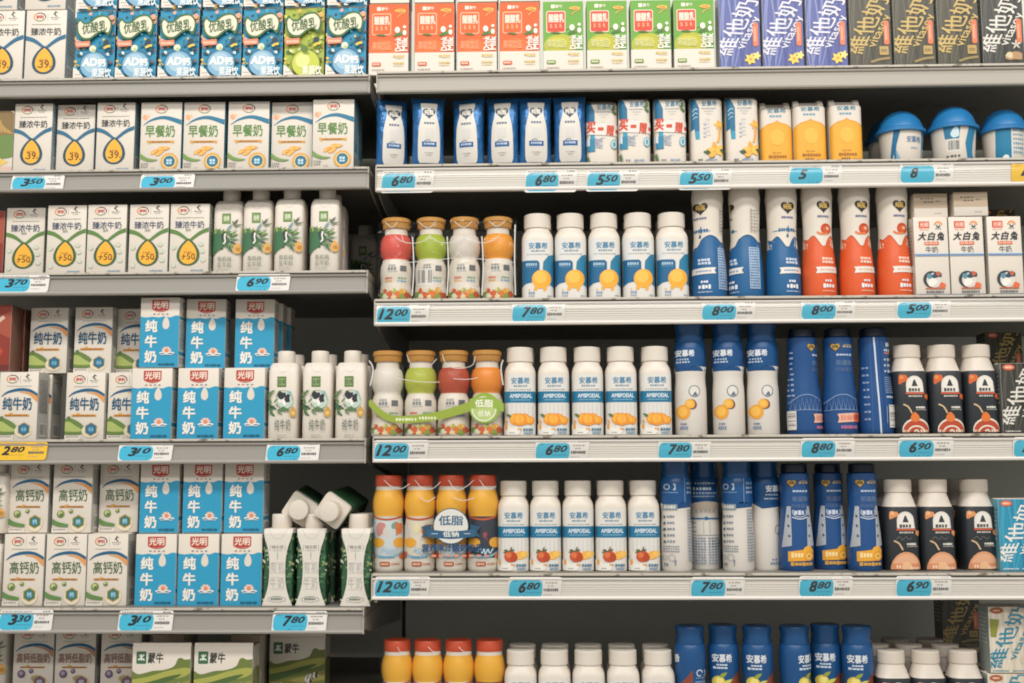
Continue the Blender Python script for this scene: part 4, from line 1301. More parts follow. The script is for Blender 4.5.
def gourd_bottle(W, H, head='#d9574a', kind='round', waist=True):
    """small bottle of two or three stacked bulges under a ribbed cap"""
    yc = W/2
    if kind == 'round':
        prof = [(.125, .345), (.17, .35), (.20, .36), (.225, .43), (.28, .475), (.36, .495), (.43, .47), (.475, .415), (.50, .40), (.53, .43), (.58, .475), (.66, .49), (.74, .475), (.775, .465), (.80, .47), (.86, .49), (.96, .495), (.99, .48), (1, .45)]
        top, mid, capc, caph = .205, .495, '#c08a3e', .125
    else:
        prof = [(.11, .40), (.155, .42), (.175, .43), (.20, .46), (.27, .50), (.34, .50), (.395, .47), (.43, .445), (.47, .455), (.56, .485), (.70, .495), (.86, .495), (.96, .49), (.99, .475), (1, .45)]
        top, mid, capc, caph = .165, .42, '#d2502c', .115
    rings = bottle_rings(W, H, prof, 2)
    zz = [r[0] for r in rings]
    wm, hm = mat(WHT, .3), mat(head, .32)
    mb = MB()
    lowc = {'round': WHT, 'plain': '#cdd5d6', 'pink': '#b9aeb0', 'cream': '#ddd3c0', 'navy': '#3a414c'}[kind]
    lm = mat(lowc, .3)
    sm = []
    for i in range(len(rings)-1):
        v = 1-(zz[i]+zz[i+1])/2/H
        sm.append(wm if v < top else hm if v < mid else lm if v < .80 else wm)
    mb.loft(rings, wm, seg=56, seg_mats=sm)
    a = Art(W, H, .3, 41)
    if kind == 'round':
        a.dash(.32, .58, .56, 3, .03, '#9a9a98'); a.dash(.30, .62, .58, 3, .04, '#83868a', gap=.2); a.dash(.30, .655, .60, 5, .016, '#a9a8a4')
        a.rect(.68, .58, .86, .65, '#6d6f72'); a.dash(.22, .73, .46, 2, .025, '#d9836a', gap=.1); a.dash(.22, .765, .44, 2, .02, '#e0aa58', gap=.1); a.dash(.62, .73, .86, 3, .02, '#7fae8a'); a.dash(.6, .765, .88, 3, .02, '#7ab0cc')
        if head == '#a6b83a':
            a.barcode(.08, .62, .62, .82)
        for u, v, r, c in ((.10, .92, .10, '#7d9a4a'), (.22, .88, .08, '#c9583a'), (.36, .93, .12, '#d8622c'), (.50, .88, .07, '#a8b552'), (.62, .925, .12, '#dd7a2c'), (.76, .88, .10, '#e0a83a'), (.88, .93, .11, '#c45a34'), (.24, .95, .08, '#dfe0c4'), (.74, .955, .09, '#8aa34c'), (.5, .96, .07, '#e8d9a8')):
            a.blob(u, v, r, c, r*.9)
        for k in range(5):
            a.leaf(.1+.18*k, .90, .14, 40+20*k, '#f0d8a0', .25)
    else:
        arm = '#eaa92c'
        if kind == 'plain':
            a.blob(.32, .56, .16, '#c98a86', .22); a.blob(.74, .52, .10, '#6aa59c', .10); a.blob(.86, .56, .10, '#d9783a', .22); a.blob(.5, .6, .1, '#d6cfc4', .16); a.rect(-.02, .45, .14, .80, '#9fc0cc')
        elif kind == 'cream':
            a.blob(.82, .58, .2, '#c98236', .22); a.ring(.82, .58, .13, .02, '#e8c084', rv=.15)
            for k in range(6):
                a.stroke([(.82, .58), (.82+.18*math.cos(k), .58-.10*math.sin(k))], .015, '#e8c084')
            a.stroke([(.06, .52), (.16, .60), (.12, .74)], .14, '#cdd3d2'); a.blob(.45, .55, .1, '#e6d8a8', .15)
        elif kind == 'navy':
            a.leaf(.60, .66, .2, 110, '#5f7a5c', .4); a.blob(.60, .62, .06, '#a84458', .09); a.blob(.64, .66, .05, '#7c3a4a')
        a.ell(.24, .70, .20, arm, rv=.15); a.ell(.90, .70, .18, arm, rv=.16)
        a.stroke([(.06, .435), (.3, .455), (.6, .46), (.94, .435)], .06, '#c25a34')
        a.stroke([(.02, .80), (.15, .83), (.4, .85), (.7, .845), (.98, .80)], [.05, .08, .09, .08, .05], '#8fb9cc')
        a.stroke([(.36, .80), (.44, .755), (.50, .81), (.56, .765), (.60, .82), (.68, .77), (.74, .81), (.84, .76)], .055, '#4f9bc4'); a.stroke([(.36, .80), (.44, .755), (.50, .81), (.56, .765), (.60, .82), (.68, .77), (.74, .81), (.84, .76)], .025, '#dfe8ea')
        a.dash(.30, .85, .78, 6, .02, '#5a93b4'); a.rect(.30, .895, .62, .945, '#b5603f', r=.05); a.dash(.34, .92, .58, 4, .02, '#e8c4ac'); a.dash(.66, .92, .9, 5, .018, '#c7866a'); a.blob(.08, .83, .08, '#c25a38', .10); a.blob(.95, .84, .06, '#cf7a3c', .10)
    S, xs, zs = wrap(rings, W)
    a.apply(mb, S, xs=xs, zs=zs, z0=1)
    cap = MB()
    r = W*(.42 if kind == 'round' else .425)
    cm = mat(capc, .4)
    if kind == 'round':
        cap.loft([(H*(1-caph), r*.93, r*.93, 2, yc), (H*(1-caph)+1, r*.95, r*.95, 2, yc), (H*.945, r*.98, r*.98, 2, yc), (H*.95, r*1.05, r*1.05, 2, yc), (H*.99, r*1.04, r*1.04, 2, yc), (H, r*.98, r*.98, 2, yc)], cm, seg=72, ribs=.03)
    else:
        cap.loft([(H*(1-caph), r*.97, r*.97, 2, yc), (H*(1-caph)+1, r, r, 2, yc), (H*.99, r*.99, r*.99, 2, yc), (H, r*.94, r*.94, 2, yc)], cm, seg=64, ribs=.012)
    return [('bottle_body', mb, []), ('screw_cap', cap, [])]
# ------------------------------------------------------------------ shelves
ORD = ['first', 'second', 'third', 'fourth', 'fifth', 'sixth', 'seventh', 'eighth', 'ninth', 'tenth']


def avgz(p, q, Y=-0.004):
    return (at(*p, Y).z + at(*q, Y).z)/2


LZ = [avgz((5, 78.5), (370, 74.5)), avgz((5, 170), (369, 167)), avgz((5, 273), (366, 270)), avgz((5, 438.5), (366, 439)), avgz((5, 608), (357, 607.5)), None]
RZ = [avgz((380, 72), (1020, 62.5)), avgz((380, 165), (1020, 157)), avgz((375, 299), (1020, 294)), avgz((371, 437), (1020, 432.5)), avgz((371, 573.5), (1020, 572.5)), None]
LZ[5] = at(185, 703, 0).z
RZ[5] = at(700, 745, 0).z
LX0, LX1 = at(-240, 440, 0).x, at(366.5, 440, 0).x
RX0, RX1 = at(373.5, 440, 0).x, at(1290, 440, 0).x
BACK = 0.46

metal = mat('#8d8a82', .45, 0, .4)
deckm = mat('#7d7a72', .45, 0, .4, wear=.5, scale=35)
railL = mat('#99958e', .42, 0, .35)
railR = mat('#e2ddd6', .36, 0, .45)
lipm = mat('#c0b9ac', .40, 0, .4, wear=.8, scale=90)
darkm = mat('#2e302c', .6)
backm = mat('#dcddd2', .75)
cover = film_mat('clear_rail_cover', gloss=.035, rough=.16, tint='#fdfdfb')


def shelf(x0, x1, z, label, rail_h, railmat, covered):
    root = bpy.data.objects.new('shelf', None)
    COL.objects.link(root)
    root.location = ((x0+x1)/2, 0, z)
    L = (x1-x0)*1000/2
    d = MB()
    d.box(-L, L, 0, BACK*1000-12, -14, 0, deckm, bevel=.8)
    link('deck', d.mesh('deck'), root)
    lp = MB()
    lp.profile([(0, -1.2), (-4.5, -.2), (-5.2, -1.0), (-5.2, -3.6), (-4, -4.4), (0, -4.4)], -L, L, lipm)
    link('front_lip', lp.mesh('front_lip'), root)
    r = MB()
    h = rail_h
    g = mat('#6b6962', .5)
    r.profile([(0, -4.4), (-2.2, -4.4), (-2.2, -6.5), (-6.5, -7.2), (-7.5, -8.2), (-6.8, -10), (-4.4, -10.8), (-4.0, -h*.45), (-4.4, -h*.62), (-5.0, -h+6.5), (-7.2, -h+5.2), (-8.2, -h+3.2), (-7.4, -h+.8), (-5, -h), (0, -h)], -L, L, railmat,
              [g, g, g, railmat, railmat, railmat, railmat, railmat, railmat, railmat, railmat, railmat, railmat, railmat, railmat])
    for k in range(4 if covered else 0):
        zz = -h*.42-k*h*.085
        r.box(-L, L, -4.9, -4.1, zz-.55, zz+.55, railmat, bevel=.2, segs=1)
    ro = link('price_rail', r.mesh('price_rail', 50), root)
    if covered:
        c = MB()
        vs, n = [], 10
        for x in (-L+3, L-3):
            for k in range(n+1):
                t = k/n
                vs.append((x, -6.6-1.9*math.sin(PI*t), -9.2-t*(h-9.2-4.6)))
        c.add(vs, [(k, k+1, n+2+k, n+1+k) for k in range(n)], cover, True)
        link('clear_cover', c.mesh('clear_cover', 80), root)
    for s in (-1, 1):
        b = MB()
        x = s*(L-1.5)
        pts = [(-3, -3), (-3, -h*.8), (60, -h-4), (BACK*1000-14, -h-34), (BACK*1000-14, -14.5), (2, -14.5), (-1, -4)]
        b.profile(pts, x-1.3 if s < 0 else x-.2, x+.2 if s < 0 else x+1.3, metal)
        link('bracket', b.mesh('bracket'), root)
        e = MB()
        e.box(x-1.6 if s < 0 else x, x if s < 0 else x+1.6, -8.6, -.5, -h, -3.8, lipm, bevel=.4, segs=1)
        link('rail_end', e.mesh('rail_end'), root)
    tag(root, label, 'shelf', 'store shelves')
    return root


def pxh(z, y1, xm):
    """rail height in mm from the pixel row of its lower edge"""
    return (z-at(xm, y1, -.006).z)*1000


names = ['blue and white dotted-print cartons', 'wheat-print cartons', 'slim leafy cartons with hidden caps', 'slim cow-print cartons', 'waisted green and white cartons', 'hill-print cartons']
for k, (z, y1) in enumerate(zip(LZ, (95.5, 190.5, 294.5, 464, 634, 728))):
    shelf(LX0, LX1, z, 'short grey metal shelf carrying the ' + names[k], pxh(z, y1, 185), railL, False)
namesR = ['orange and green juice cartons', 'blue foil pouches', 'orange waisted bottles', 'white bottles with apricot print', 'red-capped yellow bottles with a film seal', 'all-blue bottles with brown triangles']
for k, (z, y1) in enumerate(zip(RZ, (89, 188.5, 323.5, 461.5, 600, 769))):
    shelf(RX0, RX1, z, 'long pale metal shelf carrying the ' + namesR[k], pxh(z, y1, 700), railR if k else mat('#aaa59b', .42, 0, .35), k in (1, 2, 3, 4))

# the setting: store floor, dark back panel, slotted uprights, plinth
f = MB()
f.box(-3500, 3500, -4200, 1200, -40, 0, mat('#a8a296', .35, bump=.02))
o = link('floor', f.mesh('floor'))
o['kind'] = 'structure'
w = MB()
w.box(-1700, 2000, BACK*1000, BACK*1000+30, 0, 2400, backm)
o = link('wall_back', w.mesh('wall_back'))
o['kind'] = 'structure'
for i, (x, lab) in enumerate(((at(370, 440, 0).x, 'dark slotted steel upright between the short and long shelves'), (LX0-.02, 'dark slotted steel upright at the outer end of the short shelves'), (RX1+.02, 'dark slotted steel upright at the outer end of the long shelves'))):
    u = MB()
    u.box(x*1000-3.2, x*1000+3.2, BACK*1000-8, BACK*1000-.5, 0, 2380, mat('#3a3d38', .5), bevel=.6)
    for k in range(44):
        u.box(x*1000-1.2, x*1000+1.2, BACK*1000-8.3, BACK*1000-7.9, 60+52*k, 92+52*k, mat('#14150f', .8))
    tag(link('shelf_upright', u.mesh('shelf_upright')), lab, 'upright', 'shelf uprights')
pl = MB()
pl.box(LX0*1000, RX1*1000, 30, BACK*1000-10, 0.5, 110, mat('#4a4b46', .5), bevel=1)
tag(link('shelf_plinth', pl.mesh('shelf_plinth')), 'dark metal plinth on the floor under the shelves', 'plinth')

# ------------------------------------------------------------------ placing goods
PROTO = {}


def make(fn, name, W, H, *args):
    """the object tree of one design, built once and copied afterwards"""
    key = (fn.__name__, round(W, 1), round(H, 1), args)
    if key in PROTO:
        return copy_tree(PROTO[key])
    root = bpy.data.objects.new(name, None)
    COL.objects.link(root)
    for pn, mb, kids in fn(W, H, *args):
        p = link(pn, mb.mesh(pn), root)
        for kn, km, _ in kids:
            link(kn, km.mesh(kn), p)
    PROTO[key] = root
    return root


MM = 1000.0


def width(x0, x1, y, Y):
    return (at(x1, y, Y).x-at(x0, y, Y).x)*MM


ROUND = {'shoulder_bottle', 'sauce_bottle', 'slim_bottle', 'capped_bottle', 'carafe_bottle', 'gourd_bottle', 'cup'}


def row(fn, name, cat, desc, tail, spans, z, tops, args=(), group=None, Y=.014, W=None, H=None, rot=0, start=0, labels=None, grow=0):
    """one row of like goods: spans are their left and right picture edges at the front, tops the upper edge"""
    out = []
    if not isinstance(tops, (list, tuple)):
        tops = [tops]*len(spans)
    ys = (sum(tops)/len(tops)+30)
    rd = fn.__name__ in ROUND
    Ys = Y if isinstance(Y, (list, tuple)) else [Y]*len(spans)
    sq = fn.__name__ in ('shoulder_bottle', 'sauce_bottle')
    W = W*(.975 if sq else 1.0) if W and rd else W
    dc = (.014 if sq else .040 if fn.__name__ == 'cup' else .022) if rd else 0.0
    WW = W or sum(width(a, b, ys, y+dc) for (a, b), y in zip(spans, Ys))/len(spans)*(.965 if sq else 1) - .6
    if H is None:
        H = sum((at((a+b)/2, t, y+(.006 if rd else 0)).z-z)*MM for (a, b), t, y in zip(spans, tops, Ys))/len(spans)
    for i, (a, b) in enumerate(spans):
        ar = args[i] if isinstance(args, list) else args
        r = make(fn, name, WW, H, *ar)
        p = at((a+b)/2, ys, Ys[i]+dc)
        r.location = (p.x, Ys[i], z)
        r.rotation_euler = (0, 0, math.radians(rot[i] if isinstance(rot, list) else rot))
        if labels:
            lab = labels[i]
        elif len(spans) > 1:
            lab = f'{ORD[start+i]} {desc} {tail}'
        else:
            lab = f'{desc} {tail}'
        tag(r, lab.strip(), cat, group)
        out.append(r)
    return out, H/MM, WW


def behind(objs, dy, dx, desc, group, keep=None):
    """the next item in each column, standing straight behind"""
    for i, o in enumerate(objs):
        if keep is not None and i not in keep:
            continue
        c = copy_tree(o)
        c.location = (o.location.x+dx, o.location.y+dy, o.location.z)
        tag(c, desc(i), o['category'], group)


# ---- short shelves, first
z = LZ[0]
g1, h1, _ = row(ribbon_carton, 'milk_carton', 'carton', 'white carton with blue ribbon and yellow drop', 'beside the blue dotted cartons, lower tier', [(-17, 24), (25.5, 66)], z, [10.5, 10.5], group='blue ribbon cartons on the top short shelf',
                labels=['blue ribbon carton farther from the blue planet-print cartons, lower tier', 'blue ribbon carton touching the row of blue planet-print cartons, lower tier'])
row(ribbon_carton, 'milk_carton', 'carton', '', '', [(-22, 19), (26.5, 67)], z+h1+.0015, -58, group='blue ribbon cartons stacked above', H=h1*MM,
    labels=['cut-off upper ribbon carton farther from the blue planet-print cartons', 'cut-off upper ribbon carton next to the blue planet-print cartons'])
sp = [(75.5, 115.5), (117, 157), (159.5, 199.5), (202, 241.5), (243, 283), (326.5, 366)]
g2, h2, _ = row(confetti_carton, 'yogurt_carton', 'carton', 'blue planet-print drink carton', 'counted from the blue ribbon cartons, lower tier', sp, z, [11, 11, 11, 9, 9, 7], args=('blue',), group='blue planet-print cartons',
                labels=[f'{ORD[i]} blue planet-print drink carton counted from the ribbon cartons, lower tier' for i in range(5)] + ['blue planet-print drink carton between green apple carton and the shelf end'])
row(confetti_carton, 'yogurt_carton', 'carton', 'lime green drink carton with apple print among blue cartons', '', [(284.5, 324.5)], z, 8, args=('green',), H=h2*MM)
row(confetti_carton, 'yogurt_carton', 'carton', 'cut-off blue carton on the upper tier', 'counted from the ribbon cartons', [(79, 119), (121, 161), (163, 203), (205, 244), (245.5, 284), (286.5, 325), (328.5, 367.5)], z+h2+.0015, -58, args=('blue',), H=h2*MM, group='upper tier of blue cartons')

# ---- short shelves, second
z = LZ[1]
row(farm_carton, 'milk_carton', 'carton', 'partly seen carton with wheat field picture at the shelf edge', '', [(-27, 13.5)], z, 111)
row(ribbon_carton, 'milk_carton', 'carton', 'white carton with blue ribbon', 'counting towards the wheat-print cartons', [(13.5, 52.5), (57, 94.5), (96.5, 134.5)], z, [105, 103.5, 102.5], group='blue ribbon cartons on the second short shelf', Y=[.013, .022, .013])
g3, h3, _ = row(breakfast_carton, 'milk_carton', 'carton', 'white carton with green title and wheat', 'from the blue ribbon cartons', [(140.5, 181.5), (183, 225), (227.5, 269.5), (271.5, 312.5), (312.8, 353.8)], z, [101.5, 102, 102, 102, 100], group='wheat-print breakfast milk cartons', Y=[.012, .014, .014, .02, .008])
behind(g3, .043, -.0, lambda i: 'wheat-print carton standing behind the last one near the shelf end', 'wheat-print cartons behind', keep=[4])

# ---- short shelves, third
z = LZ[2]
row(red_carton, 'milk_carton', 'carton', 'dark reddish carton cut off beside the green ribbon cartons', '', [(-36, 4)], z, 211, Y=.03)
row(ribbon_carton, 'milk_carton', 'carton', 'white carton with green ribbon and yellow drop', 'counting towards the leafy cartons', [(6, 44.5), (47, 86), (87, 126.5), (129, 168.5), (169.5, 209.5)], z, [206, 206, 204, 205, 205],
    args=('#5d8440', '#3f6240', '+50', '#4a5870'), group='green ribbon cartons', Y=[.03, .016, .014, .015, .015])
g4, h4, w4 = row(plant_carton, 'milk_carton', 'carton', 'slim white leafy carton, cap under the shelf above,', 'from the green ribbon cartons', [(213, 242), (242.5, 272), (272.8, 304.5), (307.5, 341.5)], z, [187, 187, 186, 186], args=('grove',), group='slim leafy cartons', Y=[.022, .018, .012, .012], W=48)
behind(g4, .05, 0, lambda i: 'slim leafy carton behind the outermost one near the shelf end', 'slim leafy cartons behind', keep=[3])
c = copy_tree(g4[0])
c.location = (at(370, 240, .30).x-.012, .30, z)
c.rotation_euler = (0, 0, 0)
tag(c, 'lone slim carton pushed deep into the dark gap by the shelf end', 'carton')

# ---- short shelves, fourth
z = LZ[3]
gl, hl, _ = row(drop_carton, 'milk_carton', 'carton', 'blue carton with white drop', 'of the lower tier, counted from the arc-print cartons', [(131.8, 171.3), (177, 219), (223.5, 265)], z, [368, 368, 368], group='blue milk cartons on the fourth short shelf, lower tier', Y=.012,
                labels=['lower blue milk carton against the blue-title arc cartons', 'middle lower blue milk carton, between arc-print and cow-print cartons', 'lower blue milk carton touching the cow-print cartons'])
gu, _, _ = row(drop_carton, 'milk_carton', 'carton', '', '', [(139, 180), (188.5, 223), (235.5, 274)], z+hl+.0015, [299, 303, 304], H=hl*MM, group='blue milk cartons on the fourth short shelf, upper tier', Y=[.014, .034, .04], W=63, rot=[0, 5, 3],
    labels=['topmost blue carton standing against the recessed arc-print cartons', 'upper blue carton showing its barcode side, middle of three', 'upper blue carton near the dark shelf end above the cow-print cartons'])
behind(gl, .044, 0, lambda i: 'blue milk carton behind the lower one by the cow-print cartons', 'blue milk cartons behind', keep=[2])
behind(gu, .046, .003, lambda i: 'shaded blue carton second in depth at the upper shelf end', 'shaded blue cartons behind', keep=[2])
behind(gu, .092, .006, lambda i: 'shaded blue carton third in depth at the upper shelf end', 'shaded blue cartons behind', keep=[2])
behind(gl, .088, 0, lambda i: 'third blue milk carton in depth by the cow-print cartons', 'blue milk cartons behind', keep=[2])
ga, ha, _ = row(arc_carton, 'milk_carton', 'carton', 'white carton with blue title and arc', 'on the lower tier', [(-2, 38.5), (66.5, 104), (107.5, 147)], z, [368, 374, 375], args=('pure',), group='blue arc cartons, lower tier', Y=[.014, .03, .036],
                labels=['blue-title arc carton showing its printed side, lower tier', 'blue-title arc carton in the middle of the lower tier', 'blue-title arc carton half hidden by a blue milk carton, lower tier'])
behind(ga, .0445, .003, lambda i: 'second blue-title arc carton lined up behind the outer lower one', 'blue arc cartons behind', keep=[0])
row(arc_carton, 'milk_carton', 'carton', '', '', [(28.5, 69), (72, 114.5), (116.5, 155)], z+ha+.0015, [308, 308, 311], args=('pure',), H=ha*MM, W=62, group='blue arc cartons, shaded upper tier', Y=[.056, .054, .075],
    labels=['shaded upper arc carton next to the red carton', 'shaded upper arc carton in the middle of three', 'shaded upper arc carton half hidden behind the topmost blue carton'])
row(red_carton, 'milk_carton', 'carton', '', '', [(-28, 13), (-12, 25)], z+ha+.0015, [303, 309], H=ha*MM, group='red cartons in the upper tier', Y=[.02, .068], W=60,
    labels=['red carton with pale swoosh at the shelf edge, upper tier', 'dim red carton behind the red one with pale swoosh'])
row(plant_carton, 'milk_carton', 'carton', 'slim white capped carton with cow print', 'counted from the blue milk cartons', [(267.5, 298), (300.5, 333.5), (334, 366)], z, [350, 350, 350], args=('cow',), group='slim cow-print cartons', Y=.014, W=48)
for i, (xa, xb) in enumerate(((287, 303), (320, 342))):
    r = copy_tree(bpy.context.scene.objects['milk_carton']) if False else None
gc = [o for o in COL.objects if o.get('group') == 'slim cow-print cartons']
behind(gc, .056, .003, lambda i: f'cow-print carton behind the {ORD[i]} one, only its cap edge showing', 'cow-print cartons behind')

# ---- short shelves, fifth
z = LZ[4]
gb, hb, _ = row(drop_carton, 'milk_carton', 'carton', '', '', [(135.5, 176), (177.5, 219), (220.7, 262)], z, [534, 534, 534], group='blue milk cartons on the fifth short shelf, lower tier', Y=.022,
                labels=['lower blue milk carton against the green-title cartons', 'middle lower blue milk carton, between green-title and waisted cartons', 'bottom blue milk carton touching the waisted green cartons'])
row(drop_carton, 'milk_carton', 'carton', '', '', [(139, 180), (182.5, 222.5), (224, 264)], z+hb+.0015, 466, H=hb*MM, group='blue milk cartons on the fifth short shelf, upper tier', Y=.03, W=62.5,
    labels=['upper blue milk carton against the shaded green-title carton', 'middle upper blue milk carton right under the 6.80-tag shelf', 'upper blue milk carton beside the tipped capped cartons'])
behind(gb, .044, 0, lambda i: 'blue milk carton behind the bottom one by the waisted cartons', 'blue milk cartons behind', keep=[2])
gk, hk, _ = row(arc_carton, 'milk_carton', 'carton', 'green-title arc carton', 'on the lower tier, counting towards the blue cartons', [(3, 44.5), (45.5, 86.5), (87.5, 127)], z, [534, 534, 534], args=('calcium',), group='green-title cartons, lower tier', Y=.022)
row(arc_carton, 'milk_carton', 'carton', '', '', [(8.5, 50), (52, 93), (99.5, 138.5)], z+hk+.0015, [466, 466, 466], args=('calcium',), H=hk*MM, W=63, group='green-title cartons, upper tier', Y=[.034, .03, .05],
    labels=['upper green-title carton next to the plant-print carton', 'upper green-title carton in the middle of three', 'upper green-title carton set back against the blue cartons'])
row(plant_carton, 'milk_carton', 'carton', '', '', [(-24, 7)], z+hk+.0015, 452, args=('grove',), Y=.02, W=48, H=110, labels=['cut-off leafy carton at the shelf edge, upper tier'])
row(plant_carton, 'milk_carton', 'carton', '', '', [(-29, 1.5)], z, 520, args=('grove',), Y=.022, W=48, H=hk*MM, labels=['cut-off leafy carton at the shelf edge, lower tier'])
gw, hw, ww = row(waisted_carton, 'milk_carton', 'carton', '', '', [(263.5, 293), (297, 326), (341, 371)], z, [514.5, 514.5, 514.5], group='waisted green and white cartons', Y=[.018, .018, .012], W=46.5,
                 labels=['standing waisted carton with white front touching the blue milk cartons', 'middle standing waisted carton with white front and green sides', 'standing waisted carton with white front nearest the yellow bottles'])
behind(gw, .052, .004, lambda i: f'waisted green carton standing behind the {ORD[i]} front one', 'waisted cartons behind')
# two of them lie on the standing ones, caps towards the shopper
for i, (px, py, roll, yaw, Y) in enumerate(((299, 510, 33, 4, .036), (330.5, 511.5, 35, -5, .012))):
    c = copy_tree(gw[0])
    M = Matrix.Rotation(math.radians(yaw), 4, 'Z') @ Matrix.Rotation(math.radians(4), 4, 'X') @ Matrix.Rotation(math.radians(roll), 4, 'Y') @ Matrix.Rotation(PI/2, 4, 'X')
    p = at(px, py, Y)
    mid = M @ Vector((0, .023, hw*.9))
    c.rotation_euler = M.to_euler()
    c.location = (p.x-mid.x, Y-mid.y, p.z-mid.z)
    tag(c, ['tipped capped carton lying on its side, half behind the other one', 'tipped capped carton lying in front with white square top showing'][i], 'carton', 'tipped waisted cartons')

# ---- short shelves, sixth
z = LZ[5]
row(arc_carton, 'milk_carton', 'carton', 'shaded white carton with brown title', 'at the bottom, counting towards the hill-print boxes', [(13, 54), (55, 95.5), (101, 141)], z, 628, args=('low',), group='brown-title cartons', Y=.085)
row(plant_carton, 'milk_carton', 'carton', 'dim leafy carton at the bottom shelf edge beside brown-title cartons', '', [(-22, 7)], z, 612, args=('grove',), Y=.085, W=47)
gm, hm, wm_ = row(herd_carton, 'milk_carton', 'carton', '', '', [(132.5, 189.5), (192.5, 253.5)], z, 646, group='hill-print boxes', Y=.02,
                  labels=['green hill-print box overlapping the brown-title cartons', 'green hill-print box next to the dark gap'])
behind(gm, .10, .094, lambda i: 'dark shaded hill-print box behind, in the gap', 'hill-print boxes behind', keep=[1])
row(small_box, 'cardboard_box', 'box', '', '', [(150, 185), (229, 262)], z+.001, [636, 634], Y=.10, W=50, labels=['beige box standing in shade behind the first hill-print box', 'beige box standing in shade behind the second hill-print box'], group='beige boxes behind')

# ---- long shelves, first
z = RZ[0]
go, ho, wo = row(fruit_milk_carton, 'yogurt_carton', 'carton', 'orange fruit milk carton', 'counting towards the green ones', [(367.5, 410), (413.5, 455.5), (455.8, 498), (498.3, 540.8)], z, [5, 4, 2, 1], args=('orange',), group='orange fruit milk cartons', W=65.5)
row(fruit_milk_carton, 'yogurt_carton', 'carton', 'green fruit milk carton', 'counting away from the orange ones', [(541.8, 584.5), (585.5, 628), (629.5, 672), (672.5, 715)], z, [0, 0, 0, 0], args=('green',), group='green fruit milk cartons', H=ho*MM, W=wo)
row(fruit_milk_carton, 'yogurt_carton', 'carton', 'cut-off orange carton stacked on top', 'counting towards the green ones', [(369, 411), (413.5, 455.5), (457, 498.5), (499, 541)], z+ho+.0015, -65, args=('orange',), group='stacked orange cartons', H=ho*MM, W=wo-.5)
gp, hp, wp = row(soy_carton, 'soy_carton', 'carton', 'purple soy drink carton with yellow flowers', 'counting away from the green cartons', [(718, 760.5), (761.5, 803.5), (804.5, 847.5)], z, [-9, -9, -9], args=('purple',), group='purple soy drink cartons', W=66)
row(soy_carton, 'soy_carton', 'carton', 'dark soy drink carton with gold lettering', 'from the purple ones', [(848.5, 891), (892, 935), (936, 979)], z, -12, args=('gold',), group='gold-lettered soy cartons', H=hp*MM, W=wp)
row(soy_carton, 'soy_carton', 'carton', 'dark soy drink carton with white lettering beside gold-lettered ones', '', [(980.5, 1023.5)], z, -12, args=('cocoa',), H=hp*MM, W=wp)

# ---- long shelves, second
z = RZ[1]
row(pouch, 'drink_pouch', 'pouch', 'blue foil pouch with bottle print', 'counted from the shelf end by the short shelves', [(377, 410), (411, 446), (448, 482.5), (484, 518), (519, 552), (552.5, 586)], z, [97, 96, 96, 95, 96, 96], group='blue foil pouches', Y=[.020, .012, .018, .016, .014, .014], W=53.5, rot=[16, 8, -15, -9, 2, -3])
row(prism, 'yogurt_carton', 'carton', 'white prism carton with red lettering', 'counted from the blue pouches', [(587, 617), (618, 651.5), (653.5, 687.5)], z, [98, 95, 95], args=('promo',), group='white cartons with red lettering', W=51, Y=[.024, .012, .012])
row(prism, 'yogurt_carton', 'carton', '', '', [(690, 724), (725, 760.5)], z, [94, 94], args=('flower',), group='white flower-print cartons', W=52,
    labels=['white prism carton with yellow flowers next to the red-lettered ones', 'white prism carton with yellow flowers next to the yellow-domed cartons'])
row(prism, 'yogurt_carton', 'carton', 'white carton with big yellow dome', 'counted from the flower-print cartons', [(762, 792), (793.5, 828), (829, 865)], z, [98, 99, 97], args=('dome',), group='yellow-domed cartons', W=51.5, Y=[.022, .014, .012])
for i, (xa, xb, yt, kind, lab) in enumerate(((874.5, 926.5, 106, 'name', 'blue-lidded cup with blue lettering on a white side'), (926.8, 979, 101.5, 'code', 'middle blue-lidded cup with its barcode towards the front'), (978.5, 1028, 104.5, 'facts', 'blue-lidded cup with wide blue stripe at the shelf end'))):
    row(cup, 'yogurt_cup', 'cup', lab, '', [(xa, xb)], z, yt, args=(kind,), Y=[.016, .008, .02][i], group='blue-lidded cups', W=[80, 80, 78][i])
row(cup, 'yogurt_cup', 'cup', 'shaded blue-lidded cup behind the lettered one by the yellow cartons', '', [(867, 911)], z, 113, args=('name',), Y=.10, W=80, group='blue-lidded cups behind')

# ---- long shelves, third
z = RZ[2]
GX = dict(Y=.014, W=52.5)
row(gourd_bottle, 'yogurt_bottle', 'bottle', '', '', [(379.5, 412.5), (414, 447.5), (447.5, 481), (481, 515)], z, [216.5, 217, 217, 217], args=[('#d9574a', 'round'), ('#a6b83a', 'round'), ('#d9d0c6', 'round'), ('#e8982a', 'round')], group='film-wrapped bottles on the third long shelf',
    labels=['film-wrapped bulging bottle with coral red head', 'film-wrapped bulging bottle with lime green head and barcode', 'all-white film-wrapped bulging bottle between the lime and the orange one', 'film-wrapped bulging bottle with orange head beside the mango bottles'], **GX)
gy, hy, wy = row(shoulder_bottle, 'yogurt_bottle', 'bottle', 'white bottle with yellow ball and blue panels', 'from the film-wrapped bottles', [(521.5, 553.5), (554, 587), (587.5, 621), (621.5, 655), (655.5, 689)], z, 212.5, args=('mango',), group='mango-ball bottles')
behind(gy, .058, .002, lambda i: f'bottle behind the {ORD[i]} yellow-ball bottle, only cap and shoulder showing', 'mango-ball bottles behind')
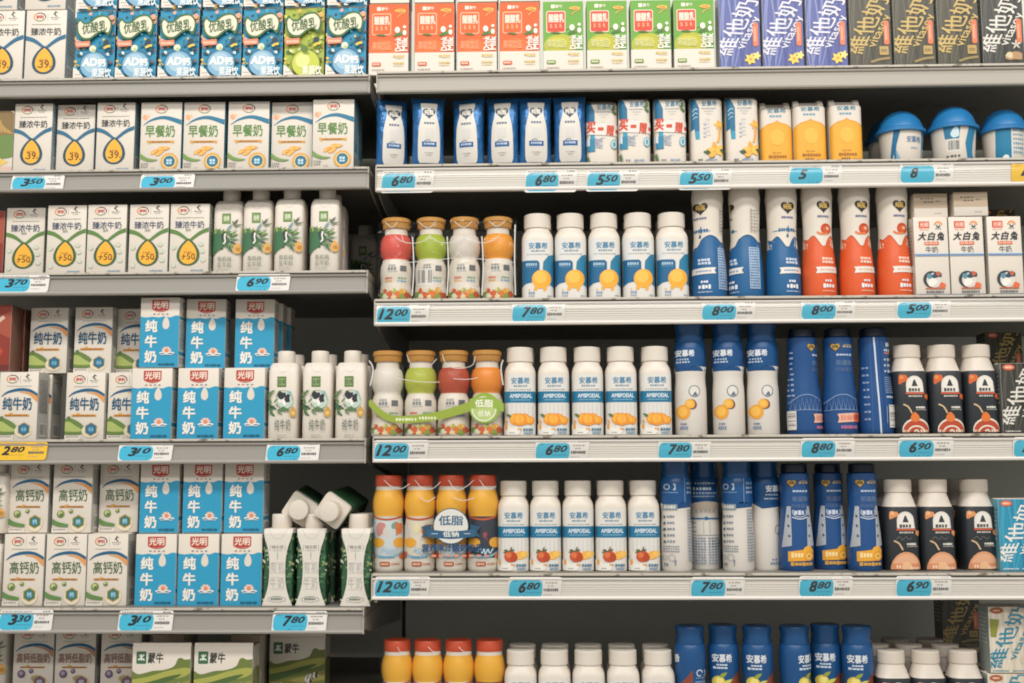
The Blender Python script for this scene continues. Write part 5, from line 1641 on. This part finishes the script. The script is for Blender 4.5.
row(slim_bottle, 'yogurt_bottle', 'bottle', '', '', [(689, 727), (727, 763), (763, 801)], z, 186, args=[('blue', 'turned'), ('blue', 'back'), ('blue', 'front')], group='blue waisted bottles', Y=.012, W=57,
    labels=['blue and white waisted bottle beside the yellow-ball bottles', 'blue and white waisted bottle turned to its fine print, middle of three', 'blue and white waisted bottle facing front beside the orange ones'])
row(slim_bottle, 'yogurt_bottle', 'bottle', 'orange and white waisted bottle', 'counted from the blue ones', [(799.5, 835.5), (837, 873.5), (875, 911)], z, 184, args=('orange', 'front'), group='orange waisted bottles', Y=.012, W=56)
_, hcandy, _ = row(candy_carton, 'milk_carton', 'carton', 'white milk carton with black lettering', 'counted from the orange bottles', [(914, 948.5), (949.2, 984), (987.5, 1022)], z, [217.5, 217, 215.5], group='white cartons with round dark emblem', Y=.012, W=53.5)
ztop = z+hcandy+.0015
row(small_box, 'cardboard_box', 'box', '', '', [(915, 948), (953.5, 990)], ztop, [194.5, 191], Y=[.020, .012], W=53, group='beige boxes lying on the white cartons', rot=[0, -2],
    labels=['small beige box lying on the white cartons beside the orange bottles', 'small beige box lying on top between two white cartons'])

# ---- long shelves, fourth
z = RZ[3]
row(gourd_bottle, 'yogurt_bottle', 'bottle', '', '', [(370.8, 404), (404.2, 437), (437.2, 470), (470.2, 503.5)], z, [351, 350.5, 350, 349.5], args=[('#ddd6cc', 'round'), ('#b3bc45', 'round'), ('#b8503a', 'round'), ('#e88a2a', 'round')], group='banded film-wrapped bottles on the fourth long shelf',
    labels=['white-headed bulging bottle under the green film band', 'lime-headed bulging bottle under the green film band', 'brick-red-headed bulging bottle under the green film band', 'orange-headed bulging bottle behind the round film seal'], **GX)
ga2, _, _ = row(shoulder_bottle, 'yogurt_bottle', 'bottle', 'white bottle with blue band and apricots', 'from the bulging bottles', [(504, 536), (537, 570), (571, 604), (604.5, 637.5), (638.5, 672.5)], z, 348, args=('apricot',), group='apricot-print bottles', W=wy, H=hy*MM)
behind(ga2, .058, .002, lambda i: f'bottle behind the {ORD[i]} apricot-print bottle, only its cap showing', 'apricot-print bottles behind')
row(capped_bottle, 'yogurt_bottle', 'bottle', 'tall bottle with blue head and passion fruit print', 'from the apricot-print bottles', [(673, 707), (711, 744.5), (745.5, 778.5)], z, 323, args=('fruit',), group='blue-headed fruit bottles', W=52, Y=.018)
row(carafe_bottle, 'yogurt_bottle', 'bottle', '', '', [(786, 820.5), (821, 857), (857.5, 892.5)], z, [338, 337, 335.5], args=[('pink', 'turned'), ('pink', 'front'), ('pink', 'back')], group='royal blue bottles on the fourth long shelf', W=55, Y=.014,
    labels=['royal blue bottle turned sideways, pink banner cut by its edge', 'royal blue bottle with pink banner facing front', 'royal blue bottle showing white seam line and barcode'])
gs1, hs, ws = row(sauce_bottle, 'yogurt_bottle', 'bottle', 'black-label bottle with red dome print', 'from the royal blue bottles', [(892, 927), (927.5, 961.5), (961.8, 997)], z, [345.5, 344, 343], args=('red',), group='black-label red-dome bottles', W=53.5)
behind(gs1, .062, .002, lambda i: f'black-label bottle hidden behind the {ORD[i]} red-dome one', 'black-label red-dome bottles behind')
row(soy_carton, 'soy_carton', 'carton', 'dark soy carton with white lettering beside the black-label bottles', '', [(1001.5, 1043)], z, 363, args=('cocoa',), W=64.5, Y=.012)

# ---- long shelves, fifth
z = RZ[4]
YEL_H = '#eeb02f'
row(gourd_bottle, 'yogurt_bottle', 'bottle', '', '', [(372.8, 404), (404.2, 435.5), (435.7, 467), (467.2, 498.5)], z, [475, 475, 475, 475.5], args=[(YEL_H, 'plain'), (YEL_H, 'cream'), (YEL_H, 'plain'), (YEL_H, 'navy')], group='red-capped yellow bottles on the fifth long shelf', Y=.022, W=49.5,
    labels=['red-capped yellow-headed bottle at the shelf end, pale blue body', 'red-capped yellow-headed bottle with orange wheel and cream body', 'red-capped yellow-headed bottle behind the round film badge', 'red-capped yellow-headed bottle with navy body'])
gr, _, _ = row(shoulder_bottle, 'yogurt_bottle', 'bottle', 'white bottle with blue band and red fruit', 'from the yellow-headed bottles', [(497.5, 529), (529.3, 561.5), (562, 594), (594.5, 627), (627.5, 660)], z, 480.5, args=('berry',), group='red-fruit bottles', W=50.2, Y=.024)
behind(gr, .058, .001, lambda i: f'bottle behind the {ORD[i]} red-fruit bottle, only its cap edge showing', 'red-fruit bottles behind')
row(capped_bottle, 'yogurt_bottle', 'bottle', '', '', [(660, 691), (691, 717), (716.5, 750), (749.5, 779.5)], z, 459, args=[('facts',), ('table',), ('facts',), ('plain',)], group='turned blue-headed bottles on the fifth long shelf', W=50, Y=[.024, .062, .024, .045], rot=[0, 0, -14, 0],
    labels=['blue-headed white bottle turned to its care symbols by the red-fruit bottles', 'blue-headed bottle set back, turned to its nutrition table', 'blue-headed white bottle turned to symbols, in front of the table-side one', 'blue-headed bottle with bare white body beside the royal blue bottles'])
row(carafe_bottle, 'yogurt_bottle', 'bottle', '', '', [(778, 813), (813, 845.5), (845.5, 881)], z, [473, 473, 473], args=[('peach', 'front'), ('peach', 'front'), ('peach', 'front')], group='royal blue bottles on the fifth long shelf', W=53.3, Y=[.02, .045, .018],
    labels=['royal blue bottle with yellow banner beside the blue-headed bottles', 'royal blue bottle with yellow banner, middle and set back', 'royal blue bottle with yellow banner beside the black-label bottles'])
gs2, _, _ = row(sauce_bottle, 'yogurt_bottle', 'bottle', 'black-label bottle with peach dome print', 'from the royal blue bottles', [(882.5, 918.5), (918.5, 954), (959.5, 995)], z, [479, 478.5, 480], args=('peach',), group='black-label peach-dome bottles', Y=[.02, .02, .03], W=54)
behind(gs2, .062, .001, lambda i: f'black-label bottle hidden behind the {ORD[i]} peach-dome one', 'black-label peach-dome bottles behind')
row(soy_carton, 'soy_carton', 'carton', 'bright blue soy carton with white lettering at the shelf end', '', [(999, 1041)], z, 499, args=('blue',), W=64.5, Y=.02)

# ---- long shelves, sixth
z = RZ[5]
row(gourd_bottle, 'yogurt_bottle', 'bottle', 'red-capped yellow-headed bottle on the bottom shelf,', 'counting towards the white caps', [(381.5, 412.5), (412, 443), (443, 474), (474, 505)], z, 641, args=[(YEL_H, 'plain'), (YEL_H, 'cream'), (YEL_H, 'plain'), (YEL_H, 'navy')], group='red-capped yellow bottles on the bottom shelf', Y=.045, W=49.5)
gq, _, _ = row(shoulder_bottle, 'yogurt_bottle', 'bottle', 'white-capped bottle on the bottom shelf', 'from the yellow-headed bottles', [(504, 537), (538, 571), (572, 605.5), (607, 640), (642, 675.5)], z, 651, args=('berry',), group='white-capped bottles on the bottom shelf', W=51.5, Y=.03)
behind(gq, .058, .002, lambda i: f'bottle behind the {ORD[i]} white-capped bottom bottle, its cap peeping above', 'white-capped bottom bottles behind')
row(capped_bottle, 'yogurt_bottle', 'bottle', 'all-blue bottle with brown triangle', 'on the bottom shelf, from the white-capped bottles', [(674.5, 706), (708, 739), (742, 773.5), (779, 811), (810.5, 841.5), (841.5, 874)], z, [626, 627, 626.5, 626.5, 627, 626], args=[('berry turned',), ('berry',), ('berry',), ('berry end',), ('berry',), ('berry',)], group='all-blue bottles on the bottom shelf', W=50, Y=[.03, .04, .03, .03, .05, .03])
gs3, _, _ = row(sauce_bottle, 'yogurt_bottle', 'bottle', 'cream-capped bottle on the bottom shelf', 'from the all-blue bottles', [(876, 911.5), (911, 946.5), (948.5, 984.5)], z, 651.5, args=('peach',), group='cream-capped bottles on the bottom shelf', W=54, Y=.03)
behind(gs3, .062, -.006, lambda i: f'cream-capped bottle right behind the {ORD[i]} bottom one', 'cream-capped bottom bottles behind')
behind(gs3, .124, -.010, lambda i: f'cream-capped bottle two rows behind the {ORD[i]} bottom one', 'cream-capped bottom bottles farther behind')
gv, hv, _ = row(soy_carton, 'soy_carton', 'carton', '', '', [(989, 1032)], z, 674, args=('pale',), W=66, Y=.03, labels=['lower pale soy carton with blue lettering, cut by the bottom'])
row(soy_carton, 'soy_carton', 'carton', '', '', [(989, 1032)], z+hv+.0015, 601, args=('pale',), W=66, H=hv*MM, Y=.03, labels=['upper pale soy carton with blue lettering on the bottom shelf'])

# dim goods far back on the long shelves
for i, (px, zz, Y, lab) in enumerate(((962, RZ[5], .30, 'dim soy carton standing deep behind the cream-capped bottles'), )):
    for k in range(2):
        r = make(soy_carton, 'soy_carton', 66, hv*MM, 'gold')  # dark design picked so its colour stands in for deep shade
        r.location = (at(px, 640, Y).x, Y, zz+k*(hv+.0015))
        tag(r, lab if k else 'dim lower soy carton hidden deep behind the cream-capped bottles', 'carton', 'dim soy cartons')
    for q, (pz, pl) in enumerate(((RZ[2], 'third'), (RZ[3], 'fourth'))):
        for k in range(2):
            r = make(soy_carton, 'soy_carton', 62, 90.0, 'gold')
            r.location = (at(1003, 330, .20).x, .20, pz+k*.0915)
            tag(r, f'{"upper" if k else "lower"} dark soy carton deep at the end of the {pl} long shelf', 'carton', 'dark soy cartons behind')
# ------------------------------------------------------------------ shrink film round the four-packs
film = film_mat('clear_shrink_film', gloss=.012, rough=.10, bump=.5, tint='#fefefd', edge=.12)
crease_shine = film_mat('film_crease_shine', gloss=.25, rough=.2, milky=.75)  # whitish film folds; the milky colour stands in for their highlights


def shrink_film(x0, x1, z0, H, yf, depth, label, n_b, art=None, streaks=(), W=None):
    L = (x1-x0)*MM
    root = bpy.data.objects.new('shrink_film', None)
    COL.objects.link(root)
    root.location = ((x0+x1)/2, yf, z0)
    m = MB()
    n, rows_ = 48, 10
    vs, fs = [], []
    loop = []
    for k in range(n+1):
        u = k/n
        loop.append((-L/2+L*u, 1.4-1.4*abs(math.sin(PI*n_b*u))**.6))
    loop += [(L/2+1.5, 6), (L/2+1.5, depth-6), (L/2-3, depth), (-L/2+3, depth), (-L/2-1.5, depth-6), (-L/2-1.5, 6)]
    N = len(loop)
    for j in range(rows_+1):
        t = j/rows_
        for (x, y) in loop:
            vs.append((x, y, 1+t*(H-2)))
    for j in range(rows_):
        for k in range(N):
            a, b = j*N+k, j*N+(k+1) % N
            fs.append((a, b, b+N, a+N))
    m.add(vs, fs, film, True)
    link('film_sleeve', m.mesh('film_sleeve', 60), root)
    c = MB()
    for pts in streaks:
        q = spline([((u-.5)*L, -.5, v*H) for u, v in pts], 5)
        c.tube(q, 1.1 if len(pts) == 3 and abs(pts[0][0]-pts[2][0]) < .02 else .55, crease_shine, 6)
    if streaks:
        link('crease_highlight', c.mesh('crease_highlight'), root)
    if art:
        p = MB()
        art(p, L, H)
        link('printed_seal', p.mesh('printed_seal'), root)
    tag(root, label, 'packaging', 'shrink film round four-packs')
    return root


def arcs(n, v, dip, o=.5):
    out = []
    for k in range(n-1):
        c = (k+1)/n
        out.append([(c-.13, v), (c-.08, v-dip*.7), (c, v-dip), (c+.08, v-dip*.7), (c+.13, v)])
    return out


def seal_band(p, L, H):
    a = Art(L, H, .35, 3)
    pts = [(.0, .58), (.07, .70), (.16, .785), (.30, .80), (.52, .755), (.74, .65), (.88, .55)]
    a.stroke(pts, [.04, .045, .05, .055, .06, .065, .04], '#93a838')
    a.dash(.20, .80, .36, 7, .035, '#dfe6b8')
    a.dash(.37, .785, .50, 6, .035, '#dfe6b8')
    a.ell(.85, .67, .112, '#8fae3c'); a.ell(.845, .68, .092, '#dfe3d0'); a.ell(.845, .68, .082, '#b4c878')
    a.poly([(.74, .56), (.92, .53), (.99, .62), (.99, .72), (.90, .66), (.74, .68)], '#93b040'); a.text('低脂', .845, .615, .13, '#eef0e0', h=.09, b=.02); a.text('低钠', .845, .735, .09, '#eef0e0', h=.07, b=.01)
    a.apply(p, lambda x, z, o: (x-L/2, -.25-o, z), step=.03)


def seal_badge(p, L, H):
    a = Art(L, H, .35, 3)
    u, v = .62, .52
    a.ell(u, v, .138, '#3c6484'); a.ell(u, v, .131, '#e2dfd6'); a.ell(u, v, .124, '#d9d8d2')
    a.poly([(u-.23, v+.005), (u-.15, v-.02), (u-.15, v+.09), (u-.23, v+.12), (u-.20, v+.06)], '#2a5476'); a.poly([(u+.23, v+.005), (u+.15, v-.02), (u+.15, v+.09), (u+.23, v+.12), (u+.20, v+.06)], '#2a5476')
    a.poly(spline([(u-.185, v+.03), (u, v+.055), (u+.185, v+.03)], 4) + spline([(u+.185, v+.11), (u, v+.135), (u-.185, v+.11)], 4), '#2f5f86')
    a.text('低脂', u, v-.06, .185, '#33648c', h=.10, b=.02); a.text('低钠', u, v+.085, .12, '#e2e2dc', h=.055, b=.02)
    a.rect(u-.15, v+.075, u-.10, v+.082, '#c4ced6'); a.rect(u+.10, v+.075, u+.15, v+.082, '#c4ced6')
    a.text('营养果汁酸奶饮品', .63, .745, .46, '#234b7a', h=.078, b=.03)
    for k in range(8):
        a.dash(.47+.058*k, .83, .51+.058*k, 1, .028, '#cf8f78', gap=.1)
    a.apply(p, lambda x, z, o: (x-L/2, -.25-o, z), step=.03)


def film_at(xa, xb, ym, z, ytop, Y, *rest, **kw):
    x0, x1 = at(xa-1.2, ym, Y).x, at(xb+1.2, ym, Y).x
    H = (at((xa+xb)/2, ytop, Y).z-z)*MM
    return shrink_film(x0, x1, z, H, Y, 58, *rest, **kw)


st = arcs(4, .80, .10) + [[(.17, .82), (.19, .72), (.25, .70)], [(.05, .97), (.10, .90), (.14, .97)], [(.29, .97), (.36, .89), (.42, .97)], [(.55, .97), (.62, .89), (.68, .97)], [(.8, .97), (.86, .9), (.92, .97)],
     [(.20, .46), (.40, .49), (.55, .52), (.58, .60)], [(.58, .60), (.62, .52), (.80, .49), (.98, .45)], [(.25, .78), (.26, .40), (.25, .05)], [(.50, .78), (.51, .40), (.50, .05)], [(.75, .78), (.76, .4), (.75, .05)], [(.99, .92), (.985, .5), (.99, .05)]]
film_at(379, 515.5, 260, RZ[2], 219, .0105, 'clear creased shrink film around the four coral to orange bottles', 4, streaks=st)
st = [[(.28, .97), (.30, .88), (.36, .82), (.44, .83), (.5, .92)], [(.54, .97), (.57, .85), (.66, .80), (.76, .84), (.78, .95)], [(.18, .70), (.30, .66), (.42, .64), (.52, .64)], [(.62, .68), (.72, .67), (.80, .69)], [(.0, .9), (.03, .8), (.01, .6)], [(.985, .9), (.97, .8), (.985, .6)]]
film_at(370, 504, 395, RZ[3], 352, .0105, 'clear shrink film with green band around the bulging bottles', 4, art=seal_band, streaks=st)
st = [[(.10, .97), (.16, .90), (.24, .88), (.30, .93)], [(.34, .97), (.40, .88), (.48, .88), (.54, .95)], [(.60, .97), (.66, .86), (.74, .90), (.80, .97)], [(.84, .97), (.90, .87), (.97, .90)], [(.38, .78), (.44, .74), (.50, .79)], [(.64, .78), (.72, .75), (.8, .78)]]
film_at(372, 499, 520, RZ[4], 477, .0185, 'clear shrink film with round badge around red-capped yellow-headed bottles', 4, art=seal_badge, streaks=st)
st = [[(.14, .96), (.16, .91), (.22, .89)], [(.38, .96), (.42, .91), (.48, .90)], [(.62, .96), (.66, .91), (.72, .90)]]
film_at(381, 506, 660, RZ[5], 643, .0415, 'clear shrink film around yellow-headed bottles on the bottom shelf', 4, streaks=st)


# ------------------------------------------------------------------ price tags in the rails
def price_tag(xa, xb, ya, yb, price, label, color='cyan', pale=False, Y=-.0098):
    yb -= 1.3
    xm, ym = (xa+xb)/2, (ya+yb)/2
    W, H = width(xa, xb, ym, Y), (at(xm, ya, Y).z-at(xm, yb, Y).z)*MM
    a = Art(W, H, .45, int(xa+ya))
    card = '#e9e6e2' if color == 'cyan' else '#f2c21f'
    mb = MB()
    sl = .035 if not pale else 0
    k = Art(W, H, .45)
    k.rect(0, 0, 1, 1, card, r=.05)
    pts = [(x+(y/H-.5)*W*sl, y) for x, y in k.L[0][0]]
    n = len(pts)
    mb.add([(x-W/2, 0, y) for x, y in pts] + [(x-W/2, .5, y) for x, y in pts], [tuple(range(n)), tuple(range(n, 2*n))[::-1]] + [(i, n+i, n+(i+1) % n, (i+1) % n) for i in range(n)], mat(card, .45))
    pm = MB()
    pan = '#3db8da' if color == 'cyan' else '#f2c21f'
    if color == 'cyan':
        a.rect(.02, .14, .645, .955, pan, r=.09)
    else:
        a.rect(.03, .10, .97, .12, '#e0952a')
    ink = '#2a3338'
    a.dash(.05, .085, .62, 13, .05, '#8b8886'); a.dash(.80, .08, .95, 3, .06, '#8b8886')
    big, small = price
    u0 = .09 + (.10 if len(big) == 1 else 0)
    a.text(big, u0+.085+(.03 if len(big) > 1 else 0), .47, .06 if big == '1' else .115 if len(big) == 1 else .235, ink, h=.46, b=.034, shear=.25)
    if small:
        a.text(small, .475, .41, .225, ink, h=.30, b=.024, shear=.3)
        a.rect(.33, .70, .60, .715, '#2a6f86' if color == 'cyan' else '#b4861f')
    a.dash(.30, .86, .60, 4, .04, '#2a7f9c' if color == 'cyan' else '#d08a24', gap=.9)
    a.dash(.07, .20, .16, 3, .03, '#2a7f9c' if color == 'cyan' else '#d08a24')
    a.dash(.70, .26, .93, 4, .06, '#b09a92'); a.dash(.74, .40, .86, 2, .05, '#a8a29c'); a.dash(.67, .58, .95, 8, .13, '#6f6c6a', gap=.25); a.dash(.67, .80, .85, 5, .03, '#b5b0aa')
    S = lambda x, z, o: (x-W/2+(z/H-.5)*W*sl, -o, z)
    a.apply(pm, S, base=.1, step=.03)
    root = bpy.data.objects.new('price_tag', None)
    COL.objects.link(root)
    p = at(xm, yb, Y)
    q0, q1 = at(xa, ym, Y), at(xb, ym, Y)
    root.location = (p.x, Y, p.z)
    link('card', mb.mesh('card'), root)
    link('printed_price', pm.mesh('printed_price'), root)
    tag(root, label, 'price tag', 'price tags')


T = [
    (11, 63.5, 175, 192, ('3', '50'), 'blue price tag reading 350 under the blue ribbon cartons'),
    (140, 194, 174, 191.3, ('3', '00'), 'blue price tag reading 300 under the wheat-print cartons'),
    (-5, 48.5, 275, 293.7, ('3', '70'), 'blue price tag reading 370 under the green ribbon cartons'),
    (236, 289.5, 274, 293, ('6', '90'), 'blue price tag reading 690 under the slim leafy cartons'),
    (118, 172, 443.5, 462.5, ('3', '10'), 'blue price tag reading 310 above the upper green-title cartons'),
    (266, 319, 443, 463, ('6', '80'), 'blue price tag reading 680 under the slim cow-print cartons'),
    (-2, 52, 609.8, 632.3, ('3', '30'), 'blue price tag reading 330 under the green-title cartons'),
    (118, 172.5, 610.5, 633, ('3', '10'), 'blue price tag reading 310 above the hill-print boxes'),
    (272, 326.5, 611, 633.5, ('7', '80'), 'blue price tag reading 780 under the waisted green cartons'),
]
for t in T:
    price_tag(*t, Y=-.0068)
price_tag(-9, 46.5, 442, 461.5, ('2', '80'), 'yellow price tag reading 280 under the blue-title cartons', color='yellow', Y=-.0068)
T = [
    (381, 434, 170.5, 194, ('6', '80'), 'blue price tag reading 680 at the pouch end of its rail'),
    (525, 577, 169.5, 193.5, ('6', '80'), 'blue price tag reading 680 below the gap between pouches and red-lettered cartons'),
    (586.5, 639, 169.5, 192.5, ('5', '50'), 'blue price tag reading 550 under the red-lettered cartons'),
    (679, 732, 168.5, 191, ('5', '50'), 'blue price tag reading 550 under the flower-print cartons'),
    (789, 842, 165, 186, ('5', ''), 'faded blue price tag under the yellow-domed cartons'),  # cents left off, standing in for glare that washes out the print
    (900, 954, 163, 185, ('8', ''), 'faded blue price tag under the blue-lidded cups'),  # same here: only the digit that glare leaves readable is printed
    (376, 429, 303.5, 327, ('12', '00'), 'blue price tag reading 1200 under the coral red bottle'),
    (511.5, 565, 302, 324.5, ('7', '80'), 'blue price tag reading 780 under the yellow-ball bottles'),
    (701.5, 755.5, 301.5, 322.5, ('8', '00'), 'blue price tag reading 800 under the blue waisted bottles'),
    (801, 855.5, 301, 321.5, ('8', '00'), 'blue price tag reading 800 under the orange waisted bottles'),
    (897, 951, 299.5, 320.5, ('5', '00'), 'blue price tag reading 500 under the white emblem cartons'),
    (373.5, 428, 440, 463.5, ('12', '00'), 'blue price tag reading 1200 under the white-headed bottle'),
    (535, 589, 440, 462.5, ('6', '80'), 'blue price tag reading 680 under the apricot-print bottles'),
    (658, 711, 439.5, 462, ('7', '80'), 'blue price tag reading 780 under the passion fruit bottles'),
    (801, 855, 438, 460.5, ('8', '80'), 'blue price tag reading 880 under the pink-banner bottles'),
    (898.5, 954, 437.5, 460, ('6', '90'), 'blue price tag reading 690 under the red-dome bottles'),
    (1013.5, 1067, 437, 459.5, ('1', '20'), 'blue price tag starting with 1 under the dark soy carton'),
    (374, 429.5, 576.5, 600, ('12', '00'), 'blue price tag reading 1200 under the red-capped yellow bottles'),
    (508, 561.5, 577, 600.5, ('6', '80'), 'blue price tag reading 680 under the red-fruit bottles'),
    (690.5, 745, 577, 600, ('7', '80'), 'blue price tag reading 780 under the turned blue-headed bottles'),
    (799, 853, 576, 599.5, ('8', '80'), 'blue price tag reading 880 under the yellow-banner bottles'),
    (896, 952, 576, 599.5, ('6', '90'), 'blue price tag reading 690 under the peach-dome bottles'),
]
for t in T:
    price_tag(*t, Y=-.0062)
price_tag(1012, 1066, 161.5, 182.5, ('1', '20'), 'yellow price tag at the end of the cup rail', color='yellow', Y=-.0062)

# ------------------------------------------------------------------ light: rows of ceiling tubes along the aisle
def strip(x, y, z, sx, sy, power, color, rx=0):
    l = bpy.data.lights.new('ceiling_tube_light', 'AREA')
    l.shape = 'RECTANGLE'
    l.size, l.size_y = sx, sy
    l.energy = power
    l.color = color
    o = bpy.data.objects.new('ceiling_tube_light', l)
    COL.objects.link(o)
    o.location = (x, y, z)
    o.rotation_euler = (math.radians(rx), 0, 0)
    return o


warm = (1.0, .96, .905)
strip(.1, -2.0, 3.7, 5.0, .35, KEY, warm, 38)
strip(.1, -4.4, 3.9, 5.0, .35, KEY, warm, 52)

w = bpy.data.worlds.new('store_air')
scene.world = w
w.use_nodes = True
w.node_tree.nodes['Background'].inputs[0].default_value = (1.0, .97, .92, 1)
w.node_tree.nodes['Background'].inputs[1].default_value = AMB

# ------------------------------------------------------------------ camera
cd = bpy.data.cameras.new('camera')
cd.sensor_width = 36
cd.lens = FPX/PXW*36
cd.clip_start, cd.clip_end = .05, 50
co = bpy.data.objects.new('camera', cd)
COL.objects.link(co)
co.matrix_world = Matrix.Translation(CAM) @ ROT.to_4x4()
scene.camera = co
scene.view_settings.view_transform = 'Standard'
scene.view_settings.look = 'None'
scene.view_settings.exposure = 0
scene.view_settings.gamma = 1
scene.view_settings.use_curve_mapping = False
scene.cycles.filter_width = 1.9
scene.cycles.max_bounces = 6
scene.cycles.transparent_max_bounces = 12
scene.cycles.caustics_reflective = False
scene.cycles.caustics_refractive = False
scene.cycles.use_denoising = True
